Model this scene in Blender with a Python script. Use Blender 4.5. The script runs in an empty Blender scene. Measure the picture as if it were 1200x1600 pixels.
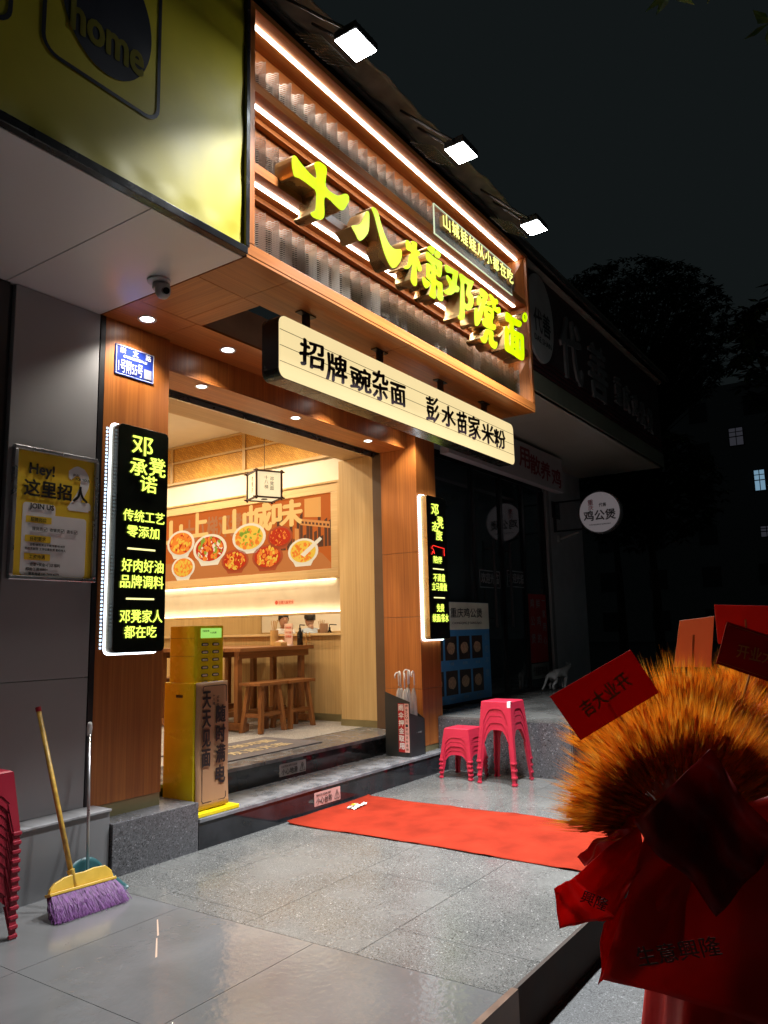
import bpy, bmesh, math, random
from mathutils import Vector, Matrix
random.seed(7)
R=math.radians
sc=bpy.context.scene
C=sc.collection
# ------------------------------------------------ camera, world, exposure
YAW,PITCH,ROLL,FPX=(.971776716,.152638388,-.0226291451,1197.25889)
H=1.25
def basis(yaw,pitch,roll):
    f=Vector((math.sin(yaw)*math.cos(pitch),math.cos(yaw)*math.cos(pitch),math.sin(pitch)))
    r=Vector((math.cos(yaw),-math.sin(yaw),0)); u=r.cross(f)
    c,s=math.cos(roll),math.sin(roll)
    return c*r+s*u, -s*r+c*u, f
RV,UV,FV=basis(YAW,PITCH,ROLL)
cam=bpy.data.cameras.new('camera'); co=bpy.data.objects.new('camera',cam); C.objects.link(co)
co.matrix_world=Matrix(((RV.x,UV.x,-FV.x,0),(RV.y,UV.y,-FV.y,0),(RV.z,UV.z,-FV.z,H),(0,0,0,1)))
cam.sensor_fit='VERTICAL'; cam.sensor_height=32; cam.lens=FPX/1600*32; cam.clip_end=500; cam.clip_start=.05
sc.camera=co
w=bpy.data.worlds.new('World'); sc.world=w; w.use_nodes=True
wn=w.node_tree; bg=wn.nodes['Background']
sky=wn.nodes.new('ShaderNodeTexSky'); sky.sky_type='NISHITA'; sky.sun_disc=False
sky.sun_elevation=R(-4); sky.sun_rotation=R(200)
mixw=wn.nodes.new('ShaderNodeMix'); mixw.data_type='RGBA'; mixw.inputs[0].default_value=.9
mixw.inputs[7].default_value=(.062,.084,.088,1)
wn.links.new(sky.outputs[0],mixw.inputs[6]); wn.links.new(mixw.outputs[2],bg.inputs[0])
bg.inputs[1].default_value=.097
vs=sc.view_settings; vs.view_transform='Standard'; vs.look='None'; vs.exposure=.12; vs.gamma=1; vs.use_curve_mapping=False
cy=sc.cycles; cy.max_bounces=7; cy.diffuse_bounces=4; cy.glossy_bounces=4; cy.transmission_bounces=4; cy.transparent_max_bounces=8
cy.sample_clamp_indirect=4; cy.use_denoising=True; cy.caustics_reflective=False; cy.caustics_refractive=False
FLOOD_W=78; DOWN_W=36; ROOM_W=98
def ray(px,py): return (RV*((px-600)/FPX)+UV*((800-py)/FPX)+FV)
O=Vector((0,0,H))
def onZ(px,py,z=0): d=ray(px,py); return O+d*((z-H)/d.z)
def onY(px,py,y): d=ray(px,py); return O+d*(y/d.y)
def onX(px,py,x): d=ray(px,py); return O+d*(x/d.x)
def at(px,py,d): return O+ray(px,py)*d
# ------------------------------------------------ materials
MATS={}
def nodes(name):
    m=bpy.data.materials.new(name); m.use_nodes=True; t=m.node_tree
    return m,t,t.nodes['Principled BSDF']
def N(t,ty,**k):
    n=t.nodes.new(ty)
    for a,b in k.items(): setattr(n,a,b)
    return n
def coords(t,scale,rot=(0,0,0)):
    tc=N(t,'ShaderNodeTexCoord'); mp=N(t,'ShaderNodeMapping'); mp.inputs['Scale'].default_value=scale; mp.inputs['Rotation'].default_value=rot
    t.links.new(tc.outputs['Object'],mp.inputs[0]); return mp.outputs[0]
def ramp(t,src,stops,interp='LINEAR'):
    r=N(t,'ShaderNodeValToRGB'); r.color_ramp.interpolation=interp
    e=r.color_ramp.elements
    while len(e)<len(stops): e.new(.5)
    for i,(p,c) in enumerate(stops):
        e[i].position=p; e[i].color=(c[0],c[1],c[2],1) if hasattr(c,'__len__') else (c,c,c,1)
    t.links.new(src,r.inputs[0]); return r.outputs[0]
def bump(t,b,src,st,dist=.002):
    n=N(t,'ShaderNodeBump'); n.inputs['Strength'].default_value=st; n.inputs['Distance'].default_value=dist
    t.links.new(src,n.inputs['Height']); t.links.new(n.outputs[0],b.inputs['Normal'])
def mat(name,col,rough=.5,metal=0,var=.12,scale=6,emit=None,es=1,bmp=.05,bscale=None,rvar=.08,coat=0,trans=0):
    if name in MATS: return MATS[name]
    m,t,b=nodes(name)
    v=coords(t,(scale,)*3); n=N(t,'ShaderNodeTexNoise'); n.inputs['Detail'].default_value=6; n.inputs['Scale'].default_value=1
    t.links.new(v,n.inputs[0])
    lo=[c*(1-var) for c in col]; hi=[min(1,c*(1+var)) for c in col]
    t.links.new(ramp(t,n.outputs[0],[(.3,lo),(.7,hi)]),b.inputs['Base Color'])
    t.links.new(ramp(t,n.outputs[0],[(.3,max(0,rough-rvar)),(.7,min(1,rough+rvar))]),b.inputs['Roughness'])
    b.inputs['Metallic'].default_value=metal
    if coat: b.inputs['Coat Weight'].default_value=coat
    if trans: b.inputs['Transmission Weight'].default_value=trans
    if emit: b.inputs['Emission Color'].default_value=(*emit,1); b.inputs['Emission Strength'].default_value=es
    if bmp:
        n2=N(t,'ShaderNodeTexNoise'); n2.inputs['Scale'].default_value=bscale or 40; n2.inputs['Detail'].default_value=3
        t.links.new(coords(t,(1,1,1)),n2.inputs[0]); bump(t,b,n2.outputs[0],bmp)
    MATS[name]=m; return m
def wood(name,dark,light,axis='z',rough=.38,fine=70):
    if name in MATS: return MATS[name]
    m,t,b=nodes(name)
    s={'z':(fine,fine,1.1),'x':(1.1,fine,fine),'y':(fine,1.1,fine)}[axis]
    n=N(t,'ShaderNodeTexNoise'); n.inputs['Scale'].default_value=1; n.inputs['Detail'].default_value=5; n.inputs['Distortion'].default_value=.6
    t.links.new(coords(t,s),n.inputs[0])
    n2=N(t,'ShaderNodeTexNoise'); n2.inputs['Scale'].default_value=1; n2.inputs['Detail'].default_value=3
    t.links.new(coords(t,tuple(q*.12 if q>2 else q*.7 for q in s)),n2.inputs[0])
    mx=N(t,'ShaderNodeMix'); mx.data_type='FLOAT'; mx.inputs[0].default_value=.45
    t.links.new(n.outputs[0],mx.inputs[2]); t.links.new(n2.outputs[0],mx.inputs[3])
    t.links.new(ramp(t,mx.outputs[0],[(.34,dark),(.52,[(a+c)/2 for a,c in zip(dark,light)]),(.66,light)]),b.inputs['Base Color'])
    b.inputs['Roughness'].default_value=rough
    bump(t,b,n.outputs[0],.12,.001)
    MATS[name]=m; return m
def terrazzo(name,base,scale=75,rough=.34,wet=.1):
    m,t,b=nodes(name)
    v=coords(t,(1,1,1)); vo=N(t,'ShaderNodeTexVoronoi'); vo.inputs['Scale'].default_value=scale; vo.inputs['Randomness'].default_value=1
    t.links.new(v,vo.inputs[0])
    sep=N(t,'ShaderNodeSeparateColor'); t.links.new(vo.outputs['Color'],sep.inputs[0])
    B=base
    vo2=N(t,'ShaderNodeTexVoronoi'); vo2.inputs['Scale'].default_value=scale*2.6; t.links.new(v,vo2.inputs[0])
    sep2=N(t,'ShaderNodeSeparateColor'); t.links.new(vo2.outputs['Color'],sep2.inputs[0])
    fine=ramp(t,sep2.outputs[0],[(0,.30),(.14,.68),(.34,.92),(.66,1.1),(.86,1.4),(.95,1.9)],'CONSTANT')
    chips=ramp(t,sep.outputs[0],[(0,[c*.35 for c in B]),(.13,[c*.75 for c in B]),(.3,B),(.62,[c*1.2 for c in B]),(.88,[min(1,c*1.8) for c in B]),(.96,[min(1,c*2.5) for c in B])],'CONSTANT')
    thr=N(t,'ShaderNodeMath',operation='LESS_THAN'); t.links.new(vo.outputs['Distance'],thr.inputs[0])
    mt=N(t,'ShaderNodeMath',operation='MULTIPLY'); t.links.new(sep.outputs[1],mt.inputs[0]); mt.inputs[1].default_value=.62; t.links.new(mt.outputs[0],thr.inputs[1])
    n=N(t,'ShaderNodeTexNoise'); n.inputs['Scale'].default_value=2.2; n.inputs['Detail'].default_value=5; t.links.new(v,n.inputs[0])
    bs=ramp(t,n.outputs[0],[(.3,[c*.84 for c in B]),(.5,[c*1.0 for c in B]),(.7,[c*1.08 for c in B])])
    mx=N(t,'ShaderNodeMix'); mx.data_type='RGBA'; t.links.new(thr.outputs[0],mx.inputs[0]); t.links.new(bs,mx.inputs[6]); t.links.new(chips,mx.inputs[7])
    mf=N(t,'ShaderNodeMix'); mf.data_type='RGBA'; mf.blend_type='MULTIPLY'; mf.inputs[0].default_value=.85; t.links.new(mx.outputs[2],mf.inputs[6]); t.links.new(fine,mf.inputs[7])
    t.links.new(mf.outputs[2],b.inputs['Base Color'])
    t.links.new(ramp(t,n.outputs[0],[(.35,rough-wet),(.65,rough+wet)]),b.inputs['Roughness'])
    n3=N(t,'ShaderNodeTexNoise'); n3.inputs['Scale'].default_value=160; t.links.new(v,n3.inputs[0]); bump(t,b,n3.outputs[0],.25,.0015)
    b.inputs['Specular IOR Level'].default_value=.75
    MATS[name]=m; return m
def emis(name,col,s,base=.5,lo=.94,sc_=3):
    if name in MATS: return MATS[name]
    m,t,b=nodes(name); b.inputs['Base Color'].default_value=(*[c*base for c in col],1); b.inputs['Roughness'].default_value=.5; b.inputs['Specular IOR Level'].default_value=.08
    v=N(t,'ShaderNodeTexNoise'); v.inputs['Scale'].default_value=sc_; t.links.new(coords(t,(1,1,1)),v.inputs[0])
    t.links.new(ramp(t,v.outputs[0],[(.2,[c*lo for c in col]),(.8,col)]),b.inputs['Emission Color'])
    b.inputs['Emission Strength'].default_value=s
    MATS[name]=m; return m
# ------------------------------------------------ mesh helpers
class MB:
    def __init__(s): s.v=[]; s.f=[]; s.mi=[]; s.m=0
    def add(s,vs,fs):
        b=len(s.v); s.v+= [tuple(q) for q in vs]; s.f+=[tuple(b+i for i in f) for f in fs]; s.mi+=[s.m]*len(fs); return s
    def box(s,x0,x1,y0,y1,z0,z1):
        return s.add([(x0,y0,z0),(x1,y0,z0),(x1,y1,z0),(x0,y1,z0),(x0,y0,z1),(x1,y0,z1),(x1,y1,z1),(x0,y1,z1)],
            [(0,3,2,1),(4,5,6,7),(0,1,5,4),(1,2,6,5),(2,3,7,6),(3,0,4,7)])
    def hexa(s,b,t):   # bottom 4 pts ccw, top 4 pts
        return s.add(list(b)+list(t),[(0,3,2,1),(4,5,6,7),(0,1,5,4),(1,2,6,5),(2,3,7,6),(3,0,4,7)])
    def tube(s,pts,r,n=8,cap=True):
        pts=[Vector(p) for p in pts]; rs=r if hasattr(r,'__len__') else [r]*len(pts)
        b=len(s.v); pu=None
        for i,p in enumerate(pts):
            d=(pts[min(i+1,len(pts)-1)]-pts[max(i-1,0)]).normalized()
            if pu is None: pu=d.orthogonal().normalized()
            pu=(pu-d*pu.dot(d)).normalized(); pv=d.cross(pu)
            for k in range(n):
                a=2*math.pi*k/n; s.v.append(tuple(p+(pu*math.cos(a)+pv*math.sin(a))*rs[i]))
        for i in range(len(pts)-1):
            for k in range(n):
                a=b+i*n+k; c=b+i*n+(k+1)%n; s.f.append((a,c,c+n,a+n)); s.mi.append(s.m)
        if cap:
            s.f.append(tuple(b+k for k in range(n))[::-1]); s.mi.append(s.m)
            e=b+(len(pts)-1)*n; s.f.append(tuple(e+k for k in range(n))); s.mi.append(s.m)
        return s
    def lathe(s,prof,n=24,c=(0,0,0),cap=True,fn=None):
        b=len(s.v)
        for j,(r,z) in enumerate(prof):
            for k in range(n):
                a=2*math.pi*k/n; q=r*(fn(a,j/(len(prof)-1)) if fn else 1); s.v.append((c[0]+q*math.cos(a),c[1]+q*math.sin(a),c[2]+z))
        for j in range(len(prof)-1):
            for k in range(n):
                a=b+j*n+k; d=b+j*n+(k+1)%n; s.f.append((a,d,d+n,a+n)); s.mi.append(s.m)
        if cap:
            s.f.append(tuple(b+k for k in range(n))[::-1]); s.mi.append(s.m); e=b+(len(prof)-1)*n
            s.f.append(tuple(e+k for k in range(n))); s.mi.append(s.m)
        return s
    def prism(s,poly,depth,o=(0,0,0),u=(1,0,0),v=(0,0,1)):
        o,u,v=Vector(o),Vector(u),Vector(v); n=u.cross(v).normalized(); L=len(poly)
        fr=[o+u*a+v*b for a,b in poly]; bk=[q-n*depth for q in fr]
        return s.add(fr+bk,[tuple(range(L)),tuple(range(2*L-1,L-1,-1))]+[(i,i+L,(i+1)%L+L,(i+1)%L) for i in range(L)])
    def grid(s,fn,nu,nv):
        b=len(s.v)
        for i in range(nu+1):
            for j in range(nv+1): s.v.append(tuple(fn(i/nu,j/nv)))
        for i in range(nu):
            for j in range(nv):
                a=b+i*(nv+1)+j; s.f.append((a,a+nv+1,a+nv+2,a+1)); s.mi.append(s.m)
        return s
def rrect(x0,x1,z0,z1,r,n=5):
    P=[]
    for cx,cz,a0 in ((x1-r,z0+r,-90),(x1-r,z1-r,0),(x0+r,z1-r,90),(x0+r,z0+r,180)):
        for i in range(n+1):
            a=R(a0+90*i/n); P.append((cx+r*math.cos(a),cz+r*math.sin(a)))
    return P
BEV={}
def mesh_of(name,mb,mats,smooth=False):
    me=bpy.data.meshes.new(name); me.from_pydata(mb.v,[],mb.f); 
    for m in (mats if isinstance(mats,(list,tuple)) else [mats]): me.materials.append(m)
    if any(mb.mi): me.polygons.foreach_set('material_index',mb.mi)
    if smooth: me.polygons.foreach_set('use_smooth',[True]*len(me.polygons))
    me.update(); return me
def org(o):
    v=Vector((0,0,0))
    while o is not None: v+=o.location; o=o.parent
    return v
def link(name,me,parent=None,bevel=0,seg=2,solid=0,**props):
    o=bpy.data.objects.new(name,me); C.objects.link(o)
    if parent is not None: o.parent=parent; o.location=-org(parent)
    if solid: sd=o.modifiers.new('s','SOLIDIFY'); sd.thickness=solid; sd.offset=0
    if bevel: bv=o.modifiers.new('b','BEVEL'); bv.width=bevel; bv.segments=seg; bv.limit_method='ANGLE'; bv.angle_limit=R(40)
    for k,v in props.items(): o[k]=v
    return o
def ob(name,mb,m,parent=None,smooth=False,**k): return link(name,mesh_of(name,mb,m,smooth),parent,**k)
def T(name,label,cat,loc=(0,0,0),group=None):
    o=bpy.data.objects.new(name,None); C.objects.link(o); o.location=loc; o.empty_display_size=.1
    o['label']=label; o['category']=cat
    if group: o['group']=group
    return o
def tag(o,label,cat,group=None):
    o['label']=label; o['category']=cat
    if group: o['group']=group
    return o
def S(name,mb,m,parent=None,**k):
    o=ob(name,mb,m,parent,**k)
    if parent is None: o['kind']='structure'
    return o
def kids(o): return [c for c in bpy.data.objects if c.parent==o]
def copy_tree(o,parent=None):
    c=o.copy(); C.objects.link(c)
    if parent is not None: c.parent=parent
    for ch in kids(o): copy_tree(ch,c)
    return c
def place(o,loc,rz=0): o.location=loc; o.rotation_euler=(0,0,rz)
# lettering ------------------------------------------------
GC={}
def glyph(s,bold=0.,spacing=1.,shear=0):
    k=(s,bold,spacing,shear)
    if k in GC: return GC[k]
    cu=bpy.data.curves.new('t','FONT'); cu.body=s; cu.size=1; cu.offset=bold; cu.extrude=.5; cu.resolution_u=3; cu.space_character=spacing; cu.shear=shear
    o=bpy.data.objects.new('t',cu); C.objects.link(o); bpy.context.view_layer.update()
    me=bpy.data.meshes.new_from_object(o.evaluated_get(bpy.context.evaluated_depsgraph_get()))
    V=[tuple(v.co) for v in me.vertices]; F=[tuple(p.vertices) for p in me.polygons]
    bpy.data.objects.remove(o); bpy.data.curves.remove(cu); bpy.data.meshes.remove(me)
    GC[k]=(V,F); return GC[k]
PLN={'y':(Vector((1,0,0)),Vector((0,0,1))),'x':(Vector((0,-1,0)),Vector((0,0,1)))}
def put_glyph(mb,V,F,box,fr,depth,keep=False,flip=False,tilt=0,both=True):
    o,u,v=fr; n=u.cross(v).normalized()
    xs=[q[0] for q in V]; ys=[q[1] for q in V]
    if not xs: return
    x0,x1,y0,y1=min(xs),max(xs),min(ys),max(ys); bx0,bx1,by0,by1=box
    sx=(bx1-bx0)/max(x1-x0,1e-6); sy=(by1-by0)/max(y1-y0,1e-6)
    if keep: sx=sy=min(sx,sy)
    cx,cy=(bx0+bx1)/2,(by0+by1)/2; ct,st=math.cos(tilt),math.sin(tilt)
    out=[]
    for x,y,z in V:
        a=(x-(x0+x1)/2)*sx*(-1 if flip else 1); b=(y-(y0+y1)/2)*sy
        a,b=a*ct-b*st,a*st+b*ct
        out.append(o+u*(cx+a)+v*(cy+b)+n*((z+.5)*depth))
    mb.add(out,F)
def text(parent,name,items,fr,m,depth=.001,bold=.012,keep=True,flip=False,tilt=0,shear=0,spacing=1.,gap=.0012,**props):
    """items: list of (string, (u0,u1,v0,v1)); bold stamps the glyph front again a little to each side"""
    o,u,v=fr; n=u.cross(v).normalized(); mb=MB()
    for s,box in items:
        V,F=glyph(s,0.,spacing,shear); u0,u1,v0,v1=box
        put_glyph(mb,V,F,box,(o+n*gap,u,v),depth,keep,flip,tilt)
        if bold>.005:
            FF=[f for f in F if min(V[i][2] for i in f)>.49]; h=(v1-v0); g=bold*h
            st=[(g,0),(-g,0),(0,g*.8),(0,-g*.8)]+([(g*.6,g*.6),(-g*.6,-g*.6)] if bold>.025 else [])
            used=sorted({i for f in FF for i in f}); mp={q:k for k,q in enumerate(used)}
            V3=[V[i] for i in used]; F3=[tuple(mp[i] for i in f) for f in FF]
            for k,(du,dv) in enumerate(st):
                put_glyph(mb,V3,F3,(u0+du,u1+du,v0+dv,v1+dv),(o+n*(gap+.00007*(k+1)),u,v),depth,keep,flip,tilt)
    return ob(name,mb,m,parent,**props)
def yfr(y): return (Vector((0,y,0)),Vector((1,0,0)),Vector((0,0,1)))
def xfr(x): return (Vector((x,0,0)),Vector((0,-1,0)),Vector((0,0,1)))   # u = -y

def wettile():
    m,t,b=nodes('wet_grey_tile'); v=coords(t,(1,1,1))
    n=N(t,'ShaderNodeTexNoise'); n.inputs['Scale'].default_value=2.2; n.inputs['Detail'].default_value=7; n.inputs['Distortion'].default_value=.8; t.links.new(v,n.inputs[0])
    t.links.new(ramp(t,n.outputs[0],[(.3,(.125,.125,.125)),(.7,(.17,.17,.172))]),b.inputs['Base Color'])
    # wet patch: drying puddle on the tiles nearest the kerb
    mp=N(t,'ShaderNodeMapping'); mp.inputs['Location'].default_value=(-2.25,-1.95,0); t.links.new(v,mp.inputs[0])
    g=N(t,'ShaderNodeTexGradient',gradient_type='SPHERICAL'); sc_=N(t,'ShaderNodeMapping'); sc_.inputs['Scale'].default_value=(1.15,.95,1); t.links.new(mp.outputs[0],sc_.inputs[0]); t.links.new(sc_.outputs[0],g.inputs[0])
    n2=N(t,'ShaderNodeTexNoise'); n2.inputs['Scale'].default_value=14; n2.inputs['Detail'].default_value=6; t.links.new(v,n2.inputs[0])
    ad=N(t,'ShaderNodeMath',operation='ADD'); t.links.new(g.outputs['Fac'],ad.inputs[0]); 
    m2=N(t,'ShaderNodeMath',operation='MULTIPLY'); m2.inputs[1].default_value=.9; t.links.new(n2.outputs[0],m2.inputs[0]); t.links.new(m2.outputs[0],ad.inputs[1])
    wet=ramp(t,ad.outputs[0],[(.62,0),(.72,1)])
    rr=N(t,'ShaderNodeMix'); rr.data_type='FLOAT'; t.links.new(wet,rr.inputs[0]); rr.inputs[2].default_value=.18; rr.inputs[3].default_value=.06; t.links.new(rr.outputs[0],b.inputs['Roughness'])
    n3=N(t,'ShaderNodeTexNoise'); n3.inputs['Scale'].default_value=34; n3.inputs['Detail'].default_value=4; t.links.new(v,n3.inputs[0])
    hm=N(t,'ShaderNodeMath',operation='MULTIPLY'); t.links.new(wet,hm.inputs[0]); t.links.new(n3.outputs[0],hm.inputs[1]); bump(t,b,hm.outputs[0],.45,.004); b.inputs['Specular IOR Level'].default_value=.95
    return m
# ------------------------------------------------ palette
orange_v=wood('oak_veneer_vertical',(.27,.075,.014),(.52,.178,.036),'z')
orange_x=wood('oak_veneer_horizontal',(.29,.082,.016),(.54,.185,.040),'x')
orange_y=wood('oak_veneer_deep',(.29,.082,.016),(.54,.185,.040),'y')
pale_v=wood('pale_ash_vertical',(.44,.28,.11),(.62,.43,.20),'z',.45)
pale_x=wood('pale_ash_horizontal',(.50,.34,.16),(.64,.46,.23),'x',.45)
pale_y=wood('pale_ash_deep',(.50,.34,.16),(.64,.46,.23),'y',.45)
table_w=wood('stained_pine',(.16,.055,.015),(.34,.14,.045),'x',.35,40)
table_z=wood('stained_pine_legs',(.16,.055,.015),(.34,.14,.045),'z',.35,40)
terr=terrazzo('terrazzo_floor',(.150,.151,.146),135,.23,.11)
terr_d=terrazzo('terrazzo_dark',(.10,.10,.108),70,.3)
terr_s=terrazzo('terrazzo_street',(.075,.078,.08),95,.6)
gtile=wettile()
panel_g=mat('grey_panel',(.32,.315,.32),.45,.15,var=.05,scale=1.5,bmp=.02)
panel_l=mat('aluminium_soffit_panel',(.70,.70,.71),.35,.1,var=.04,scale=1,bmp=.015)
dark=mat('black_metal',(.018,.018,.02),.4,.3)
marble=mat('dark_marble',(.022,.023,.027),.07,var=.5,scale=5,bmp=.02,rvar=.05)
marble_l=mat('dark_marble_tread',(.17,.175,.19),.2,var=.4,scale=9,bmp=.03,rvar=.07)
white=mat('white_plaster',(.78,.74,.64),.8,var=.03)
brass=mat('brass_trim',(.28,.24,.12),.4,.5)
steel=mat('brushed_steel',(.5,.5,.5),.3,.9)
led=emis('led_strip_white',(1,.96,.88),14)
led_w=emis('led_strip_warm',(1,.86,.6),6)
led_b=emis('led_strip_cool',(.50,.74,1),2.6); led_bw=emis('led_strip_cool_white',(.82,.92,1),5)
black_p=mat('black_print',(.015,.013,.014),.5,bmp=0)
white_p=mat('white_print',(.75,.75,.75),.5,bmp=0)
lamp_m=emis('lamp_lens',(1,.98,.93),14)
# ------------------------------------------------ ground
S('ground',MB().box(-60,90,-60,60,-.40,-.215),mat('asphalt',(.045,.045,.047),.8,bmp=.3,bscale=60))
st=S('street_paving',MB().box(-6,30,-3,1.27,-.215,-.192),mat('grout',(.05,.05,.05),.9))
k=0
for i in range(-2,12):
    for j in range(-3,2):
        x0=i*1.2+.3*(j%2); y0=1.268-(j+4-2)*.6
        ob('paver',MB().box(x0+.002,x0+1.198,y0-.598,y0-.002,-.192,-.18),terr_s,st)
pl=S('platform_floor',MB().box(-3,6.21,1.30,4.5,-.21,-.012),mat('grout2',(.08,.078,.075),.9))
TT=.0014
for (ya,yb) in ((1.298,2.15),(2.15,2.95),(2.95,3.62)):
    for i in range(-2,4):
        x1=2.575-i*.8; x0=x1-.8
        if x0<-2: continue
        if x1>2.6: continue
        ob('tile',MB().box(x0+TT,x1-TT,ya+TT,yb-TT,-.012,0),gtile,pl)
rows=[(1.298,1.945,.25),(1.945,2.545,.735),(2.545,3.145,.1),(3.145,3.75,.55)]
for ya,yb,off in rows:
    xs=[2.575]; x=2.575+1.2*off
    while x<6.2:
        if x-xs[-1]>.1: xs.append(x)
        x+=1.2
    xs.append(6.21)
    for a,b_ in zip(xs,xs[1:]): ob('tile',MB().box(a+TT,b_-TT,ya+TT,yb-TT,-.012,0),terr,pl)
for a_,b__ in (((246,1437),(247,1462)),((245,1466),(244,1496))):
    p_,q_=onZ(*a_),onZ(*b__); ob('tan_streak',MB().hexa([(p_.x-.003,p_.y,.0002),(q_.x-.005,q_.y,.0002),(q_.x+.005,q_.y,.0002),(p_.x+.003,p_.y,.0002)],[(p_.x-.003,p_.y,.0008),(q_.x-.005,q_.y,.0008),(q_.x+.005,q_.y,.0008),(p_.x+.003,p_.y,.0008)]),mat('streak_tan',(.55,.38,.28),.6),pl)  # two thin flat tan streaks lying on the tile
# curb
cb=S('curb',MB().box(2.63,6.21,1.283,1.2985,-.21,.0015),mat('curb_stone',(.05,.036,.030),.85,var=.3,scale=8,bmp=.15))
ob('edge_strip',MB().box(-2,2.628,1.274,1.30,-.21,.005),mat('bronze_strip',(.16,.10,.07),.4,.4,var=.3,scale=7),cb)
# threshold steps
sp=S('entrance_steps',MB().box(3.262,5.94,3.60,4.2,-.01,.135),mat('step_core',(.03,.03,.03),.8))
ob('riser',MB().box(3.262,6.205,3.592,3.612,0,.152),marble,sp)
for a,b_ in ((3.262,4.45),(4.454,5.45),(5.454,6.205)): ob('tread',MB().box(a,b_,3.584,3.975,.152,.175),marble_l,sp,bevel=.003)
ob('riser',MB().box(3.12,6.0,3.962,3.985,.176,.312),marble,sp)
for a,b_ in ((3.12,4.2),(4.204,5.3),(5.304,6.1)): ob('tread',MB().box(a,b_,3.952,4.46,.312,.338),marble_l,sp,bevel=.003)
fl=S('interior_floor',MB().box(2.9,6.45,4.464,9.4,.05,.325),mat('grout3',(.1,.1,.1),.9))
for i in range(5):
    for j in range(7):
        x0=2.9+i*.72; y0=4.464+j*.72
        ob('floor_tile',MB().box(x0+.0015,min(x0+.7185,6.45),y0+.0015,min(y0+.7185,9.4),.325,.338),MATS.get('ft') or terrazzo('ft',(.42,.41,.40),90,.35),fl)
# stone plinths
tag(ob('stone_plinth',MB().box(2.668,3.258,3.592,4.3,-.01,.27),terr_d,bevel=.003),'speckled terrazzo block under the left wooden pillar, beside the entrance steps','plinth')
cb=T('metal_cabinet','low grey sheet metal box with raised lid running along the foot of the grey wall','wall plinth')
ob('body',MB().box(.3,2.662,3.614,3.9,-.01,.335),mat('grey_sheet',(.2,.2,.205),.4,.3,var=.1,scale=2),cb,bevel=.002)
ob('lid',MB().box(.3,2.666,3.602,3.9,.336,.35),mat('grey_lid',(.33,.33,.34),.4,.3),cb,bevel=.003)
# ------------------------------------------------ grey wall at the left
wl=S('grey_wall',MB().box(-2,2.60,3.80,4.3,.3,3.12),mat('wall_core',(.02,.02,.02),.8))
for a,b_ in ((2.088,2.606),):
    for z0,z1 in ((.351,1.03),(1.034,3.118)): ob('panel',MB().box(a,b_-.002,3.762,3.80,z0,z1),panel_g,wl,bevel=.002)
ob('panel',MB().box(.6,2.06,3.775,3.80,.351,3.118),mat('dark_panel',(.03,.027,.026),.4),wl)
ob('corner_trim',MB().box(2.607,2.64,3.758,3.80,.272,3.118),dark,wl)
# soffit, grey part
sf=S('canopy_soffit',MB().box(-3,2.604,2.61,3.80,3.135,3.3),dark)
for a,b_ in ((-.4,.82),(.824,2.036),(2.042,2.602)): ob('panel',MB().box(a,b_,2.605,3.80,3.121,3.135),panel_l,sf)
# wooden soffit
ws=S('wooden_soffit',MB().box(2.606,6.19,2.60,2.94,3.134,3.2),orange_x)
for a,b_ in ((2.61,2.945),(2.949,4.14),(4.144,5.34),(5.344,6.188)): ob('board',MB().box(a,b_,2.582,2.938,3.12,3.134),orange_x,ws)
for a,b_ in ((2.61,2.945),): ob('board',MB().box(a,b_,2.942,3.425,3.12,3.134),orange_y,ws)
for a,b_ in ((2.61,3.04),(3.044,4.4),(4.404,5.7),(5.704,6.29)): ob('board',MB().box(a,b_,3.429,3.80,3.12,3.134),orange_x,ws)
ob('board',MB().box(5.95,6.29,2.942,3.425,3.12,3.134),orange_y,ws)
ob('board',MB().box(2.949,3.078,2.942,3.425,3.12,3.134),orange_y,ws)
ob('recess_wall',MB().box(3.08,5.95,3.430,3.445,3.135,3.36),mat('raw_board',(.50,.32,.18),.8),ws)
ob('recess_wall',MB().box(5.955,5.97,2.94,3.43,3.135,3.6),dark,ws)
ob('recess_top',MB().box(2.95,6.1,2.945,3.6,3.6,3.65),dark,ws)
ob('roof_frame',MB().box(3.08,5.95,3.10,3.14,3.36,3.40).box(4.3,4.34,2.95,3.43,3.4,3.44),dark,ws)
# lintel above the entrance
li=T('door_lintel','orange wood veneer lintel spanning the entrance with downlights under it','lintel')
ob('fascia',MB().box(3.115,5.94,3.79,3.83,2.944,3.119),orange_v,li)
for a,b_ in ((3.115,4.75),(4.753,5.94)): ob('soffit_board',MB().box(a,b_,3.792,4.085,2.930,2.943),orange_x,li)
ob('track',MB().box(3.115,6.1,4.088,4.30,2.975,3.05),dark,li)
ob('rail',MB().box(3.115,6.1,4.245,4.262,2.935,2.974),steel,li)
for i in range(9): ob('bolt',MB().lathe([(.008,0),(.008,.008)],8,(3.3+i*.32,4.235,2.945)),dark,li)
# pillars
def pillar(label,x0,x1,y0,y1,z0,seams,base):
    t=T('wood_pillar',label,'pillar',loc=((x0+x1)/2,(y0+y1)/2,z0))
    zs=[z0+base]+seams+[3.119]
    for a,b_ in zip(zs,zs[1:]): ob('panel',MB().box(x0,x1,y0,y1,a+.0015,b_-.0015),orange_v,t,bevel=.0015)
    ob('base_trim',MB().box(x0+.004,x1-.004,y0+.004,y1-.004,z0,z0+base),brass,t)
    return t
pillar('orange wood pillar left of the entrance standing on the speckled stone block',2.64,3.112,3.757,4.25,.27,[],.07)
pillar('orange wood pillar right of the entrance behind the clear umbrella stand',5.945,6.292,3.69,4.088,.175,[.72,1.36,1.95],.05)
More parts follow.
